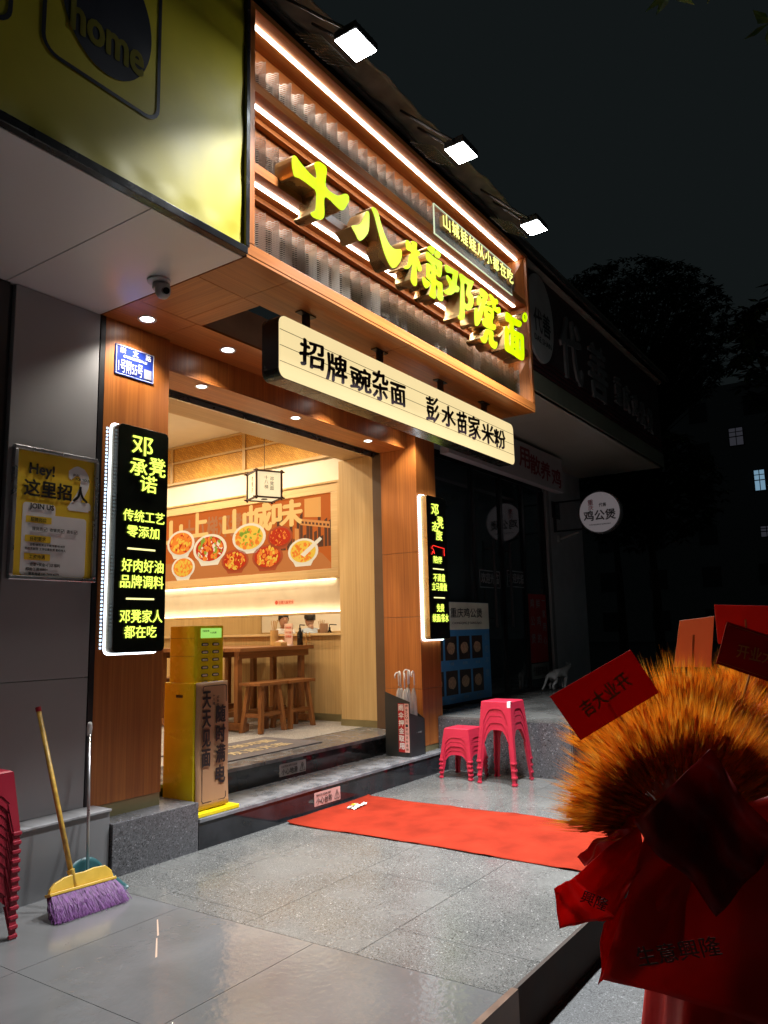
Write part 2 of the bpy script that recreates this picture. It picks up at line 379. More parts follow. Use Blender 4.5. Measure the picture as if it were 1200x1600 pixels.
# pale wood inner column
t=T('pale_column','pale ash column just inside the right side of the entrance','column')
ob('shaft',MB().box(6.10,6.36,4.28,4.72,.40,2.969),pale_v,t,bevel=.002)
ob('base_trim',MB().box(6.096,6.36,4.276,4.724,.338,.40),brass,t)
ob('shadow_gap_panel',MB().box(6.07,6.36,4.09,4.275,.338,2.96),mat('dark_wood_jamb',(.10,.055,.03),.5),t)
# ------------------------------------------------ interior
S('bulkhead',MB().box(2.9,6.42,4.302,4.66,2.972,3.62),pale_x)
ce=S('interior_ceiling',MB().box(2.7,6.6,4.3,9.6,3.61,3.7),white)
iw=S('interior_wall',MB().box(6.42,6.6,4.72,9.4,.3,3.61),white)
ob('upper_panel',MB().box(6.40,6.42,4.66,9.4,2.83,3.115),white,iw)
ob('cove_panel',MB().box(6.40,6.42,4.72,9.4,1.455,1.80),mat('cove_plaster',(.70,.62,.48),.75,var=.08,scale=5),iw)
# rattan frieze
def weave(name):
    m,t_,b=nodes(name)
    v=coords(t_,(1,1,1)); br=N(t_,'ShaderNodeTexBrick'); br.inputs['Scale'].default_value=1
    mp=N(t_,'ShaderNodeMapping'); mp.inputs['Rotation'].default_value=(0,R(90),R(45)); 
    sx=N(t_,'ShaderNodeSeparateXYZ'); t_.links.new(v,sx.inputs[0])
    cx=N(t_,'ShaderNodeCombineXYZ'); 
    a1=N(t_,'ShaderNodeMath',operation='ADD'); a2=N(t_,'ShaderNodeMath',operation='SUBTRACT')
    t_.links.new(sx.outputs[1],a1.inputs[0]); t_.links.new(sx.outputs[2],a1.inputs[1]); t_.links.new(sx.outputs[1],a2.inputs[0]); t_.links.new(sx.outputs[2],a2.inputs[1])
    t_.links.new(a1.outputs[0],cx.inputs[0]); t_.links.new(a2.outputs[0],cx.inputs[1]); t_.links.new(cx.outputs[0],br.inputs[0])
    br.inputs['Brick Width'].default_value=.09; br.inputs['Row Height'].default_value=.022; br.inputs['Mortar Size'].default_value=.003
    br.inputs['Color1'].default_value=(.85,.48,.10,1); br.inputs['Color2'].default_value=(.62,.30,.05,1); br.inputs['Mortar'].default_value=(.20,.09,.02,1)
    t_.links.new(br.outputs[0],b.inputs['Base Color']); b.inputs['Roughness'].default_value=.6; bump(t_,b,br.outputs['Fac'],.8,-.004)
    return m
fz=T('rattan_frieze','woven rattan frieze with pale wood ribs high on the wall above the food poster','frieze')
ob('woven_panel',MB().box(6.385,6.42,4.66,9.4,3.13,3.60),weave('woven_rattan'),fz)
ob('rail',MB().box(6.365,6.384,4.66,9.4,3.116,3.145),pale_y,fz); ob('rail',MB().box(6.365,6.384,4.66,9.4,3.385,3.408),pale_y,fz)
ob('rail',MB().box(6.36,6.384,4.66,9.4,3.585,3.608),pale_y,fz)
for y in (5.05,6.33,7.6,8.9): ob('rib',MB().box(6.362,6.384,y-.022,y+.022,3.146,3.584),pale_v,fz)
# half wall + mirror strip
hw=T('half_wall','pale ash half wall with a flat cap running behind the dining tables','half wall')
for i in range(5):
    y0=4.725+i*.94; ob('panel',MB().box(6.35,6.418,y0+.001,y0+.939,.41,1.205),pale_v,hw)
ob('cap',MB().box(6.30,6.415,4.725,9.4,1.207,1.232),pale_y,hw,bevel=.002); ob('skirting',MB().box(6.345,6.418,4.725,9.4,.338,.408),brass,hw)
mm,mt_,mb_=nodes('mirror'); mb_.inputs['Base Color'].default_value=(.88,.86,.82,1); mb_.inputs['Metallic'].default_value=1; mb_.inputs['Roughness'].default_value=.015
tag(ob('wall_mirror',MB().box(6.408,6.418,4.73,9.38,1.234,1.43),mm),'long low mirror strip on the wall just above the half wall, reflecting two diners','mirror')
ls=T('cove_light','warm white cove light rails above and below the plaster band under the food poster','cove light')
ob('rail',MB().box(6.33,6.418,4.73,9.38,1.432,1.452),pale_y,ls); ob('strip',MB().box(6.35,6.385,4.75,9.38,1.4535,1.460),led_w,ls)
ob('strip',MB().box(6.345,6.395,5.0,9.38,1.792,1.798),led_w,ls)
# food poster light box
lb=T('food_poster','wall light box showing eight dishes and yellow brush lettering in a wide ash frame','poster')
ob('frame',MB().box(6.30,6.399,4.86,9.3,1.80,1.90).box(6.30,6.399,4.86,9.3,2.71,2.828).box(6.30,6.399,4.86,4.985,1.901,2.709),pale_y,lb,bevel=.002)
ob('frame_lip',MB().box(6.285,6.2995,4.862,9.3,1.80,1.82).box(6.285,6.2995,4.862,9.3,2.81,2.828).box(6.285,6.2995,4.862,4.885,1.821,2.809),pale_v,lb)
def E(name,c,s=1.0): return emis(name,c,s*.85,.12)
pic=E('poster_field',(.66,.14,.02),.75)
ob('picture',MB().box(6.318,6.398,4.986,9.28,1.901,2.709),pic,lb)
px_=6.3178
def pp(u,v): # picture coordinates from the target crop (255,800,290/1200)
    q=onX(255+u*.2417,800+v*.2417,px_); return (-q.y,q.z)
F_=xfr(px_)
def pflat(name,polys,m,parent,lift=.001,depth=.0006):
    mb=MB(); 
    for P in polys: mb.prism(P,depth,o=(px_-lift,0,0),u=(0,-1,0),v=(0,0,1))
    return ob(name,mb,m,parent)
# lower wooden table surface, skyline
pflat('table_print',[[(-8.8,1.902),(-5.0,1.902),(-5.0,1.96),(-5.12,2.07),(-5.3,2.13),(-6.0,2.14),(-8.8,2.10)]],E('print_wood',(.62,.20,.05),.8),lb,.0008)
sky_=[]
random.seed(3)
for i in range(16):
    y=5.0+i*.048+random.uniform(-.01,.01); h=random.uniform(.10,.44)
    sky_.append([(-y-.04,2.14),(-y,2.14),(-y,2.14+h),(-y-.04,2.14+h*.93)])
pflat('skyline_print',sky_,E('print_brown',(.17,.065,.03),.6),lb,.0016)
pflat('sky_print',[[(-5.36,2.48),(-5.13,2.46),(-5.13,2.68),(-5.36,2.68)]],E('print_peach',(.95,.42,.10),.8),lb,.0022)
pflat('train_print',[[(-5.42,2.40),(-5.01,2.33),(-5.01,2.40),(-5.42,2.47)],[(-5.50,2.15),(-5.44,2.15),(-5.44,2.36),(-5.50,2.37)]],E('print_orange2',(.85,.32,.08),.75),lb,.0028)
pflat('train_window_print',[[(-5.40+.05*i,2.415-.0085*i),(-5.37+.05*i,2.410-.0085*i),(-5.37+.05*i,2.435-.0085*i),(-5.40+.05*i,2.44-.0085*i)] for i in range(8)],E('print_brown',(.17,.065,.03),.6),lb,.0034)
ycol=E('print_yellow',(.95,.56,.17),.9)
def bx(px0,px1,pz0,pz1): # box in pixels at picture plane -> (u0,u1,v0,v1)
    a=onX(px0,pz0,px_); b=onX(px1,pz1,px_); c=onX((px0+px1)/2,pz0,px_); d=onX((px0+px1)/2,pz1,px_)
    return (-a.y,-b.y,min(c.z,d.z),max(c.z,d.z))
text(lb,'faint_lettering',[('十八梯邓凳面',bx(288,398,840,806))],F_,E('print_faint',(.55,.20,.07),.8),.0006,.03,keep=False,gap=.0012)
text(lb,'lettering',[('山',bx(250,285,852,815)),('上',bx(294,325,838,802)),('山',bx(349,384,834,797)),('城',bx(386,424,830,788)),('味',bx(426,472,822,783))],F_,ycol,.0006,.05,keep=False,gap=.002)
def dish(u,v,ru,rv,rim,food,specks,seed):
    a=pp(u-ru,v); b=pp(u+ru,v); c=pp(u,v); hh=abs(pp(u,v-rv)[1]-pp(u,v+rv)[1])/2; ww=(b[0]-a[0])/2
    rnd=random.Random(seed)
    ell=lambda f,dz=0,g=1: [(c[0]+ww*f*g*math.cos(q*math.pi/12),c[1]+dz+hh*f*math.sin(q*math.pi/12)) for q in range(24)]
    d=pflat('bowl_print',[ell(1),[(c[0]-ww*.5,c[1]-hh*1.12),(c[0]+ww*.5,c[1]-hh*1.12),(c[0]+ww*.9,c[1]-hh*.2),(c[0]-ww*.9,c[1]-hh*.2)]],rim,lb,.004)
    pflat('food_print',[ell(.84)],food,d,.005)
    sets={}
    for m in specks: sets[m.name]=(m,[])
    ks=list(sets)
    for i in range(70):
        r=math.sqrt(rnd.random())*.74; a_=rnd.uniform(0,6.28); s_=rnd.uniform(.05,.15)
        x=c[0]+ww*r*math.cos(a_); z=c[1]+hh*r*math.sin(a_); q=rnd.uniform(0,3.14); e=rnd.uniform(.3,.9)
        sets[rnd.choice(ks)][1].append([(x+ww*s_*(math.cos(k*1.256)*math.cos(q)-e*math.sin(k*1.256)*math.sin(q)),z+ww*s_*(math.cos(k*1.256)*math.sin(q)+e*math.sin(k*1.256)*math.cos(q))) for k in range(5)])
    for j,kk in enumerate(ks): pflat('food_bits_print',sets[kk][1],sets[kk][0],d,.0056+.0006*j)
cream=E('print_cream',(.95,.78,.52),.85); redf=E('print_red',(.62,.04,.01),.8); orf=E('print_orange',(.95,.25,.03),.85); yef=E('print_gold',(.95,.55,.06),.85)
grn=E('print_green',(.35,.45,.04),.7); redbowl=E('print_bowl_red',(.55,.10,.03),.7)
dish(115,205,88,85,cream,orf,[redf,orf,yef,yef],1); dish(302,238,108,95,cream,redf,[cream,cream,orf,grn],2)
dish(555,165,108,92,cream,yef,[yef,yef,grn,orf],3); dish(755,160,82,70,redbowl,redf,[orf,redf],4)
dish(130,360,75,72,cream,orf,[yef],5); dish(465,315,88,72,redbowl,redf,[yef,orf,redf],6); dish(675,290,100,80,redbowl,redf,[yef,yef,orf],7)
dish(905,255,98,85,cream,yef,[yef,orf],8)
pflat('spoon_print',[[pp(890,275),pp(915,290),pp(1030,175),pp(1015,160)]],cream,lb,.0075)
# opposite wall, back wall (seen in the mirror)
ow=S('opposite_wall',MB().box(2.7,2.9,4.3,9.4,.3,3.61),white)
ob('wainscot',MB().box(2.9,2.95,4.4,9.38,.338,1.25),pale_v,ow); ob('panel',MB().box(2.9,2.95,4.4,9.38,1.86,2.9),pale_v,ow); ob('cove_panel',MB().box(2.9,2.92,4.4,9.38,1.251,1.859),white,ow)
ob('strip',MB().box(2.925,2.94,4.5,9.3,1.845,1.857),led_w,ow)
S('back_wall',MB().box(2.7,6.6,9.4,9.6,.3,3.61),pale_v)
# notice stickers
def sticker(name,label,P0,P1,plane,c,base,fg,txt,rows=1):
    pass
red_s=mat('sticker_red',(.65,.09,.05),.5)
pk=mat('sticker_pink',(.85,.55,.42),.5)
ns=T('safety_sticker','small pink pill-shaped child safety sticker on the plaster band above the mirror','sticker')
c0=onX(429,946,6.398); c1=onX(460,938,6.398)
ob('backing',MB().prism(rrect(-c0.y,-c1.y,c1.z-.045,c1.z+.012,.026),.001,o=(6.3985,0,0),u=(0,-1,0),v=(0,0,1)),pk,ns)
text(ns,'lettering',[('注意儿童安全',(-c0.y+.06,-c1.y-.012,c1.z-.034,c1.z+.002)),('●',(-c0.y+.008,-c0.y+.052,c1.z-.036,c1.z+.006))],xfr(6.398),red_s,.0006,.02)
# interior downlights
dome=mat('downlight_ring',(.75,.75,.75),.35,.3)
def downlight(x,y,z,label,power,group,r=.055,warm=(1,.93,.82),spot=True,size=120):
    t=T('downlight',label,'downlight',group=group,loc=(x,y,z))
    ob('ring',MB().lathe([(r*.72,.0),(r*.8,-.004),(r,-.006),(r*1.02,0)],24,(x,y,z),cap=False),dome,t,smooth=True)
    ob('lens',MB().lathe([(r*.70,-.002),(r*.70,0)],20,(x,y,z)),lamp_m,t)
    l=bpy.data.lights.new('lamp','SPOT'); l.energy=power; l.spot_size=R(size); l.spot_blend=.6; l.shadow_soft_size=.035; l.color=warm
    lo=bpy.data.objects.new('lamp',l); C.objects.link(lo); lo.parent=t; lo.location=(0,0,-.02)
    return t
locs=[('between the entrance and the first table',3.9,5.0),('nearest the food poster',5.47,5.6),('above the first dining table',5.55,6.85),('in the middle of the room',4.2,6.4),('above the two diners',4.1,7.9),('deepest in the room',5.5,8.4)]
for nm,x,y in locs: downlight(x,y,3.609,'recessed ceiling downlight inside the shop '+nm,ROOM_W,'downlights in the shop ceiling',.055,(1,.82,.56),size=168)
for i,(a,b_) in enumerate((((230,499),'nearest the street number plate'),((356,547),'left of the hanging name board'))):
    q=onZ(*a,3.118); downlight(q.x,q.y,3.1195,'lit downlight in the outer wooden soffit '+b_,DOWN_W,'downlights in the outer wooden soffit')
for x in (4.72,5.75): downlight(x,3.60,3.1195,'downlight in the outer wooden soffit hidden behind the hanging board, %s half'%('left' if x<5 else 'right'),DOWN_W,'downlights in the outer wooden soffit')
for (a,b_) in (((315,604),'leftmost of the three'),((462,653),'middle of the three'),((575,689),'rightmost of the three')):
    q=onZ(*a,2.928); downlight(q.x,q.y,2.9295,'small downlight under the entrance lintel, '+b_,DOWN_W*.5,'downlights under the lintel',.045)

# ------------------------------------------------ big shop sign box
gold=mat('gold_mirror_side',(.62,.42,.18),.3,.85,var=.25,scale=4,bmp=0)
lime=emis('lime_acrylic',(.62,1.0,.0),1.3,.04,.72,9)
sg=T('shop_sign','large orange wood sign box with glowing lime green letters and white light strips','shop sign')
fr=[('frame_board',MB().box(2.615,6.19,2.58,2.82,3.136,3.20)),('frame_board',MB().box(2.615,6.19,2.58,2.82,4.562,4.60)),
    ('frame_board',MB().box(2.618,2.662,2.578,2.80,3.2015,4.5605)),('frame_board',MB().box(6.15,6.188,2.578,2.80,3.2015,4.5605)),
    ('back_board',MB().box(2.663,6.149,2.785,2.81,3.202,4.56)),]
for i,(n_,m_) in enumerate(fr): ob(n_,m_,orange_v if i in(2,3) else orange_x,sg,bevel=.002 if i<4 else 0)
for z in (4.10,3.63):
    ob('shelf',MB().box(2.663,6.149,2.60,2.784,z,z+.055),orange_x,sg,bevel=.002)
    ob('molding',MB().box(2.663,6.149,2.745,2.783,z-.03,z-.001),orange_x,sg)
for z,y in ((4.56,2.655),(4.10,2.675),(3.63,2.665)):
    for a,b_ in ((2.67,4.40),(4.405,6.13)) if z>4.5 else ((2.67,6.08),): ob('light_strip',MB().box(a,b_,y,y+.022,z-.007,z-.0005),led,sg)
# splayed right end
for z0,z1 in ((3.202,3.629),(3.686,4.069),(4.156,4.56)):
    ob('splay_panel',MB().hexa([(6.149,2.60,z0),(6.149,2.784,z0),(6.02,2.784,z0),(6.148,2.60,z0)],[(6.149,2.60,z1),(6.149,2.784,z1),(6.13,2.784,z1),(6.148,2.60,z1)]),orange_v,sg)
# perforated pleats
def perforated():
    m,t_,b=nodes('perforated_metal')
    v=coords(t_,(1,1,1)); s=N(t_,'ShaderNodeSeparateXYZ'); t_.links.new(v,s.inputs[0])
    def wv(a,op,bb):
        q=N(t_,'ShaderNodeMath',operation=op); t_.links.new(a,q.inputs[0]); t_.links.new(bb,q.inputs[1]); return q.outputs[0]
    sm=wv(s.outputs[0],'ADD',s.outputs[1])
    f1=wv(sm,'ADD',s.outputs[2]); f2=wv(sm,'SUBTRACT',s.outputs[2])
    def sn(a):
        k=N(t_,'ShaderNodeMath',operation='MULTIPLY'); k.inputs[1].default_value=2*math.pi/.026; t_.links.new(a,k.inputs[0])
        q=N(t_,'ShaderNodeMath',operation='SINE'); t_.links.new(k.outputs[0],q.inputs[0]); return q.outputs[0]
    p=wv(sn(f1),'MULTIPLY',sn(f2))
    g=N(t_,'ShaderNodeMath',operation='GREATER_THAN'); g.inputs[1].default_value=.36; ab=N(t_,'ShaderNodeMath',operation='ABSOLUTE'); t_.links.new(p,ab.inputs[0]); t_.links.new(ab.outputs[0],g.inputs[0])
    b.inputs['Base Color'].default_value=(.58,.50,.43,1); b.inputs['Metallic'].default_value=.85; b.inputs['Roughness'].default_value=.3
    tr=N(t_,'ShaderNodeBsdfTransparent'); mx=N(t_,'ShaderNodeMixShader'); out=t_.nodes['Material Output']
    t_.links.new(g.outputs[0],mx.inputs[0]); t_.links.new(b.outputs[0],mx.inputs[1]); t_.links.new(tr.outputs[0],mx.inputs[2]); t_.links.new(mx.outputs[0],out.inputs[0])
    return m
perf=perforated()
for z0,z1 in ((3.19,3.50),(3.687,3.945),(4.157,4.41)):
    mb=MB(); n_=32; p=3.46/n_; pts=[]
    for i in range(n_):
        pts+= [(2.675+i*p,2.772),(2.675+(i+.55)*p,2.672)]
    pts.append((2.675+n_*p,2.765))
    b0=len(mb.v)
    for x,y in pts: mb.v+= [(x,y,z0),(x,y,z1)]
    for i in range(len(pts)-1): mb.f.append((2*i,2*i+2,2*i+3,2*i+1)); mb.mi.append(0)
    ob('pleated_mesh',mb,perf,sg)
    ob('added_dark_sheet',MB().box(2.668,6.14,2.774,2.778,z0,z1-.012),mat('hole_shade_brown',(.05,.025,.015),.6),sg)  # added dark sheet, painted shade that makes the perforations read dark
GL={'shi':[[(2861,3776),(2887,3790),(2917,3774),(2966,3756),(3016,3743),(3062,3741),(3067,3763),(3058,3797),(3044,3819),(3054,3840),(3087,3861),(3125,3865),(3160,3860),(3153,3813),(3142,3756),(3147,3735),(3175,3726),(3224,3727),(3264,3737),(3300,3764),(3337,3789),(3366,3786),(3365,3751),(3335,3703),(3308,3667),(3278,3656),(3233,3662),(3184,3675),(3136,3674),(3128,3631),(3133,3582),(3129,3545),(3105,3515),(3058,3500),(3022,3499),(3008,3514),(3031,3531),(3054,3549),(3060,3599),(3063,3671),(3015,3673),(2952,3676),(2908,3672),(2877,3660),(2864,3691),(2856,3730)]],'ba':[[(3522,3736),(3540,3772),(3568,3781),(3572,3752),(3568,3694),(3558,3640),(3517,3588),(3473,3547),(3448,3545),(3425,3572),(3384,3601),(3390,3610),(3438,3632),(3482,3665)],[(3592,3817),(3609,3833),(3649,3837),(3677,3807),(3698,3753),(3738,3698),(3778,3661),(3826,3649),(3869,3660),(3914,3683),(3932,3668),(3923,3617),(3877,3554),(3832,3516),(3796,3511),(3755,3541),(3716,3589),(3683,3653),(3651,3724),(3624,3783)]],'ti':[[(3985,3774),(4005,3783),(4027,3779),(4056,3765),(4063,3778),(4049,3790),(4061,3802),(4095,3810),(4123,3811),(4121,3789),(4112,3758),(4136,3762),(4160,3759),(4155,3740),(4137,3723),(4120,3720),(4133,3702),(4155,3677),(4174,3654),(4170,3633),(4145,3617),(4121,3617),(4116,3642),(4109,3669),(4106,3611),(4108,3556),(4106,3517),(4088,3490),(4058,3488),(4026,3506),(4035,3554),(4051,3609),(4055,3640),(4040,3621),(4011,3587),(3985,3572),(3952,3564),(3946,3571),(3966,3588),(3992,3600),(4003,3627),(4012,3660),(4024,3695),(4050,3702),(4045,3719),(4017,3713),(3991,3710),(3983,3730),(3979,3755)],[(4250,3828),(4273,3853),(4320,3879),(4342,3878),(4371,3874),(4346,3828),(4327,3815),(4288,3820)],[(4374,3862),(4393,3878),(4423,3882),(4440,3863),(4439,3847),(4411,3819),(4381,3813),(4345,3818)],[(4234,3796),(4259,3808),(4309,3807),(4366,3799),(4425,3809),(4459,3806),(4451,3767),(4445,3713),(4424,3681),(4395,3678),(4360,3684),(4359,3660),(4363,3642),(4400,3644),(4448,3652),(4450,3627),(4447,3574),(4459,3535),(4435,3509),(4398,3502),(4366,3514),(4379,3554),(4385,3591),(4375,3605),(4355,3603),(4351,3563),(4354,3517),(4339,3492),(4303,3487),(4254,3491),(4270,3521),(4290,3564),(4296,3597),(4268,3606),(4230,3608),(4233,3650),(4235,3689),(4236,3713),(4269,3726),(4311,3725),(4304,3733),(4276,3741),(4248,3741),(4232,3758)],[(4354,3753),(4374,3753),(4387,3724),(4372,3724)],[(4283,3677),(4301,3676),(4300,3656),(4282,3655)],[(4174,3592),(4198,3598),(4239,3591),(4289,3594),(4273,3565),(4236,3532),(4215,3526),(4195,3535),(4176,3559)]],'deng':[[(4493,3808),(4523,3816),(4585,3821),(4648,3825),(4693,3832),(4686,3798),(4666,3749),(4656,3712),(4700,3717),(4698,3691),(4676,3664),(4632,3654),(4594,3620),(4538,3594),(4485,3584),(4459,3597),(4487,3613),(4534,3643),(4555,3671),(4537,3688),(4508,3709),(4510,3738),(4545,3740),(4579,3728),(4594,3722),(4600,3753),(4610,3781),(4566,3772),(4512,3755),(4494,3776)]],'deng2':[[(4706,3823),(4739,3833),(4791,3832),(4851,3832),(4940,3851),(4922,3817),(4892,3775),(4873,3737),(4903,3725),(4922,3702),(4913,3660),(4886,3616),(4830,3578),(4792,3571),(4771,3580),(4767,3534),(4764,3500),(4733,3469),(4689,3458),(4657,3467),(4662,3484),(4685,3498),(4697,3565),(4710,3644),(4720,3722),(4724,3772),(4707,3792)],[(4778,3781),(4832,3783),(4822,3760),(4795,3697),(4831,3676),(4841,3661),(4822,3622),(4781,3619),(4772,3640),(4775,3724)]],'stool':[[(5036,3833),(5070,3843),(5164,3834),(5172,3821),(5143,3769),(5105,3714),(5065,3641),(5037,3586),(4995,3523),(4942,3492),(4921,3503),(4921,3556),(4926,3620),(4951,3647),(4983,3644),(4985,3613),(5017,3665),(5049,3717),(5077,3768),(5063,3772),(5030,3760),(5028,3791)],[(4983,3752),(5016,3764),(5057,3752),(5060,3735),(5019,3688),(4985,3674),(4968,3689)],[(5183,3837),(5214,3850),(5262,3844),(5285,3829),(5317,3850),(5351,3839),(5338,3803),(5302,3797),(5300,3773),(5308,3762),(5357,3791),(5387,3789),(5383,3750),(5350,3729),(5320,3728),(5337,3696),(5354,3664),(5387,3637),(5434,3648),(5436,3620),(5395,3569),(5340,3528),(5306,3536),(5294,3570),(5288,3610),(5273,3656),(5258,3707),(5243,3753),(5223,3793)],[(5148,3766),(5208,3787),(5234,3783),(5225,3763),(5174,3738),(5136,3739)],[(5110,3716),(5154,3729),(5252,3738),(5258,3707),(5254,3664),(5227,3636),(5229,3604),(5279,3614),(5286,3586),(5244,3556),(5175,3545),(5079,3537),(5048,3549),(5052,3591),(5095,3603),(5117,3586),(5096,3615),(5085,3648),(5088,3685)],[(5150,3693),(5208,3690),(5207,3678),(5153,3674)],[(5107,3528),(5165,3540),(5238,3545),(5235,3514),(5226,3479),(5254,3465),(5295,3480),(5303,3456),(5263,3408),(5219,3399),(5162,3414),(5146,3440),(5155,3489),(5142,3498),(5128,3458),(5116,3427),(5076,3396),(5029,3395),(4999,3417),(5014,3431),(5057,3449),(5070,3484)]],'mian':[[(5480,3793),(5523,3803),(5608,3797),(5707,3801),(5798,3814),(5788,3773),(5745,3744),(5678,3737),(5627,3728),(5624,3695),(5650,3689),(5728,3694),(5825,3705),(5821,3629),(5814,3488),(5767,3457),(5689,3452),(5570,3456),(5449,3449),(5431,3472),(5440,3560),(5456,3660),(5489,3675),(5529,3660),(5539,3658),(5543,3688),(5556,3717),(5536,3725),(5482,3712),(5469,3741)],[(5537,3638),(5562,3637),(5553,3547),(5534,3517),(5521,3537),(5524,3596)],[(5628,3638),(5650,3638),(5646,3624),(5626,3623)],[(5617,3586),(5647,3586),(5642,3572),(5617,3569)],[(5610,3526),(5643,3526),(5638,3512),(5611,3511)],[(5728,3645),(5750,3642),(5741,3536),(5720,3549)]],'reg':[[(5926,3895),(5924,3912),(5914,3923),(5897,3927),(5876,3923),(5855,3912),(5836,3896),(5822,3877),(5816,3858),(5818,3841),(5828,3830),(5844,3826),(5865,3830),(5887,3840),(5906,3856),(5920,3876)]]}
for k,L in GL.items():
    cu=bpy.data.curves.new('g','CURVE'); cu.dimensions='2D'; cu.fill_mode='BOTH'; cu.extrude=.060; cu.bevel_depth=.0
    for P in L:
        # smooth once (Chaikin)
        if k!='reg' and len(P)>6:
            Q=[]
            for i in range(len(P)):
                a,b_=P[i],P[(i+1)%len(P)]
                Q+= [(a[0]*.75+b_[0]*.25,a[1]*.75+b_[1]*.25),(a[0]*.25+b_[0]*.75,a[1]*.25+b_[1]*.75)]
            P=Q
        s=cu.splines.new('POLY'); s.points.add(len(P)-1); s.use_cyclic_u=True
        for i,(x,z) in enumerate(P): s.points[i].co=(x/1000,z/1000,0,1)
    o=bpy.data.objects.new('g',cu); C.objects.link(o); bpy.context.view_layer.update()
    me=bpy.data.meshes.new_from_object(o.evaluated_get(bpy.context.evaluated_depsgraph_get()))
    V=[(v.co.x,2.560-v.co.z,v.co.y) for v in me.vertices]; F=[tuple(p_.vertices) for p_ in me.polygons]
    bpy.data.objects.remove(o); bpy.data.curves.remove(cu); bpy.data.meshes.remove(me)
    side=MB(); face=MB()
    for f in F:
        ys=[V[i][1] for i in f]
        if max(ys)<2.5005: face.add([(V[i][0],V[i][1]-.004,V[i][2]) for i in f],[tuple(range(len(f)))])
        side.add([V[i] for i in f],[tuple(range(len(f)))])
    q=ob('sign_character' if k!='reg' else 'registered_mark',side,gold,sg)
    ob('glowing_face',face,lime,q)
rg=[o for o in C.objects if o.name=='registered_mark'][0]
text(rg,'lettering',[('R',(5.845,5.895,3.852,3.895))],yfr(2.496),black_p,.0006,.02)
# glass slogan plaque
gm,gt,gb=nodes('clear_acrylic'); gb.inputs['Base Color'].default_value=(.75,.82,.78,1); gb.inputs['Roughness'].default_value=.03; gb.inputs['Alpha'].default_value=.28
pq=T('slogan_plaque','clear acrylic plaque with a row of small glowing yellow characters on the orange sign','plaque')
ob('sheet',MB().box(4.475,5.765,2.556,2.564,4.06,4.285),gm,pq)
ob('edge',MB().box(4.47,5.77,2.555,2.565,4.286,4.291).box(4.47,5.77,2.555,2.565,4.054,4.059).box(4.47,4.4745,2.555,2.565,4.0595,4.2855),emis('acrylic_edge',(.8,.9,.6),.8),pq)
yl=emis('warm_yellow_face',(.92,1,.25),1.6)
its=[]
for i,ch in enumerate('山城娃娃从小都在吃'): its.append((ch,(4.53+i*.134,4.64+i*.134,4.12,4.235)))
lt=text(pq,'lettering',its,(Vector((0,2.55,0)),Vector((1,0,0)),Vector((0,0,1))),gold,.03,.025,gap=.0)
text(lt,'glowing_face',its,(Vector((0,2.519,0)),Vector((1,0,0)),Vector((0,0,1))),yl,.001,.02,gap=.0)
# ------------------------------------------------ hanging name board
hb=T('hanging_board','long cream glowing light box with black brush characters hung under the wooden soffit','hanging sign')
ob('case',MB().prism(rrect(3.03,6.07,2.643,3.01,.05),.125,o=(0,2.752,0)),mat('black_case',(.012,.012,.012),.25),hb,bevel=.003)
crm=emis('cream_face',(1,.79,.40),.90,.06)
fc=ob('face_panel',MB().prism(rrect(3.033,6.067,2.646,3.007,.05),.004,o=(0,2.7475,0)),crm,hb)
for z in (2.736,2.828,2.92): ob('groove',MB().box(3.035,6.065,2.7458,2.747,z-.0016,z+.0016),mat('groove_line',(.13,.08,.02),.6),fc)
random.seed(4)
HB=[('招',3.201,3.419,2.762,2.928),('牌',3.445,3.645,2.737,2.92),('豌',3.683,3.901,2.744,2.903),('杂',3.921,4.1,2.739,2.939),('面',4.132,4.312,2.748,2.909),('彭',4.589,4.769,2.736,2.929),('水',4.808,5.015,2.75,2.909),('苗',5.041,5.198,2.733,2.918),('家',5.227,5.426,2.731,2.922),('米',5.456,5.668,2.745,2.909),('粉',5.681,5.887,2.744,2.908)]
its=[]; ink=mat('brush_ink',(.018,.006,.012),.5,bmp=0)
for ch,x0,x1,z0,z1 in HB:
    mb=MB(); V,F=glyph(ch,0,1,.0)
    # brush-like wobble
    V2=[(x+.018*math.sin(7*y+3*x+hash(ch)%7),y+.10*x+.018*math.sin(9*x+2*y),z) for x,y,z in V]
    
    for k,(du,dv) in enumerate(((0,0),(.0065,.001),(-.0065,-.001),(.001,.004),(-.001,-.004))): put_glyph(mb,V2,F,(x0+du,x1+du,z0+dv,z1+dv),(Vector((0,2.7452-.0001*k,0)),Vector((1,0,0)),Vector((0,0,1))),.003)
    ob('character',mb,ink,fc)
for px,py in ((491,487),(606,545),(695,594),(763,628)):
    q=onZ(px,py,3.12); ob('hanger',MB().box(q.x-.017,q.x+.017,2.79,2.825,3.0,3.119).box(q.x-.07,q.x+.07,2.785,2.83,3.113,3.1195),dark,hb)
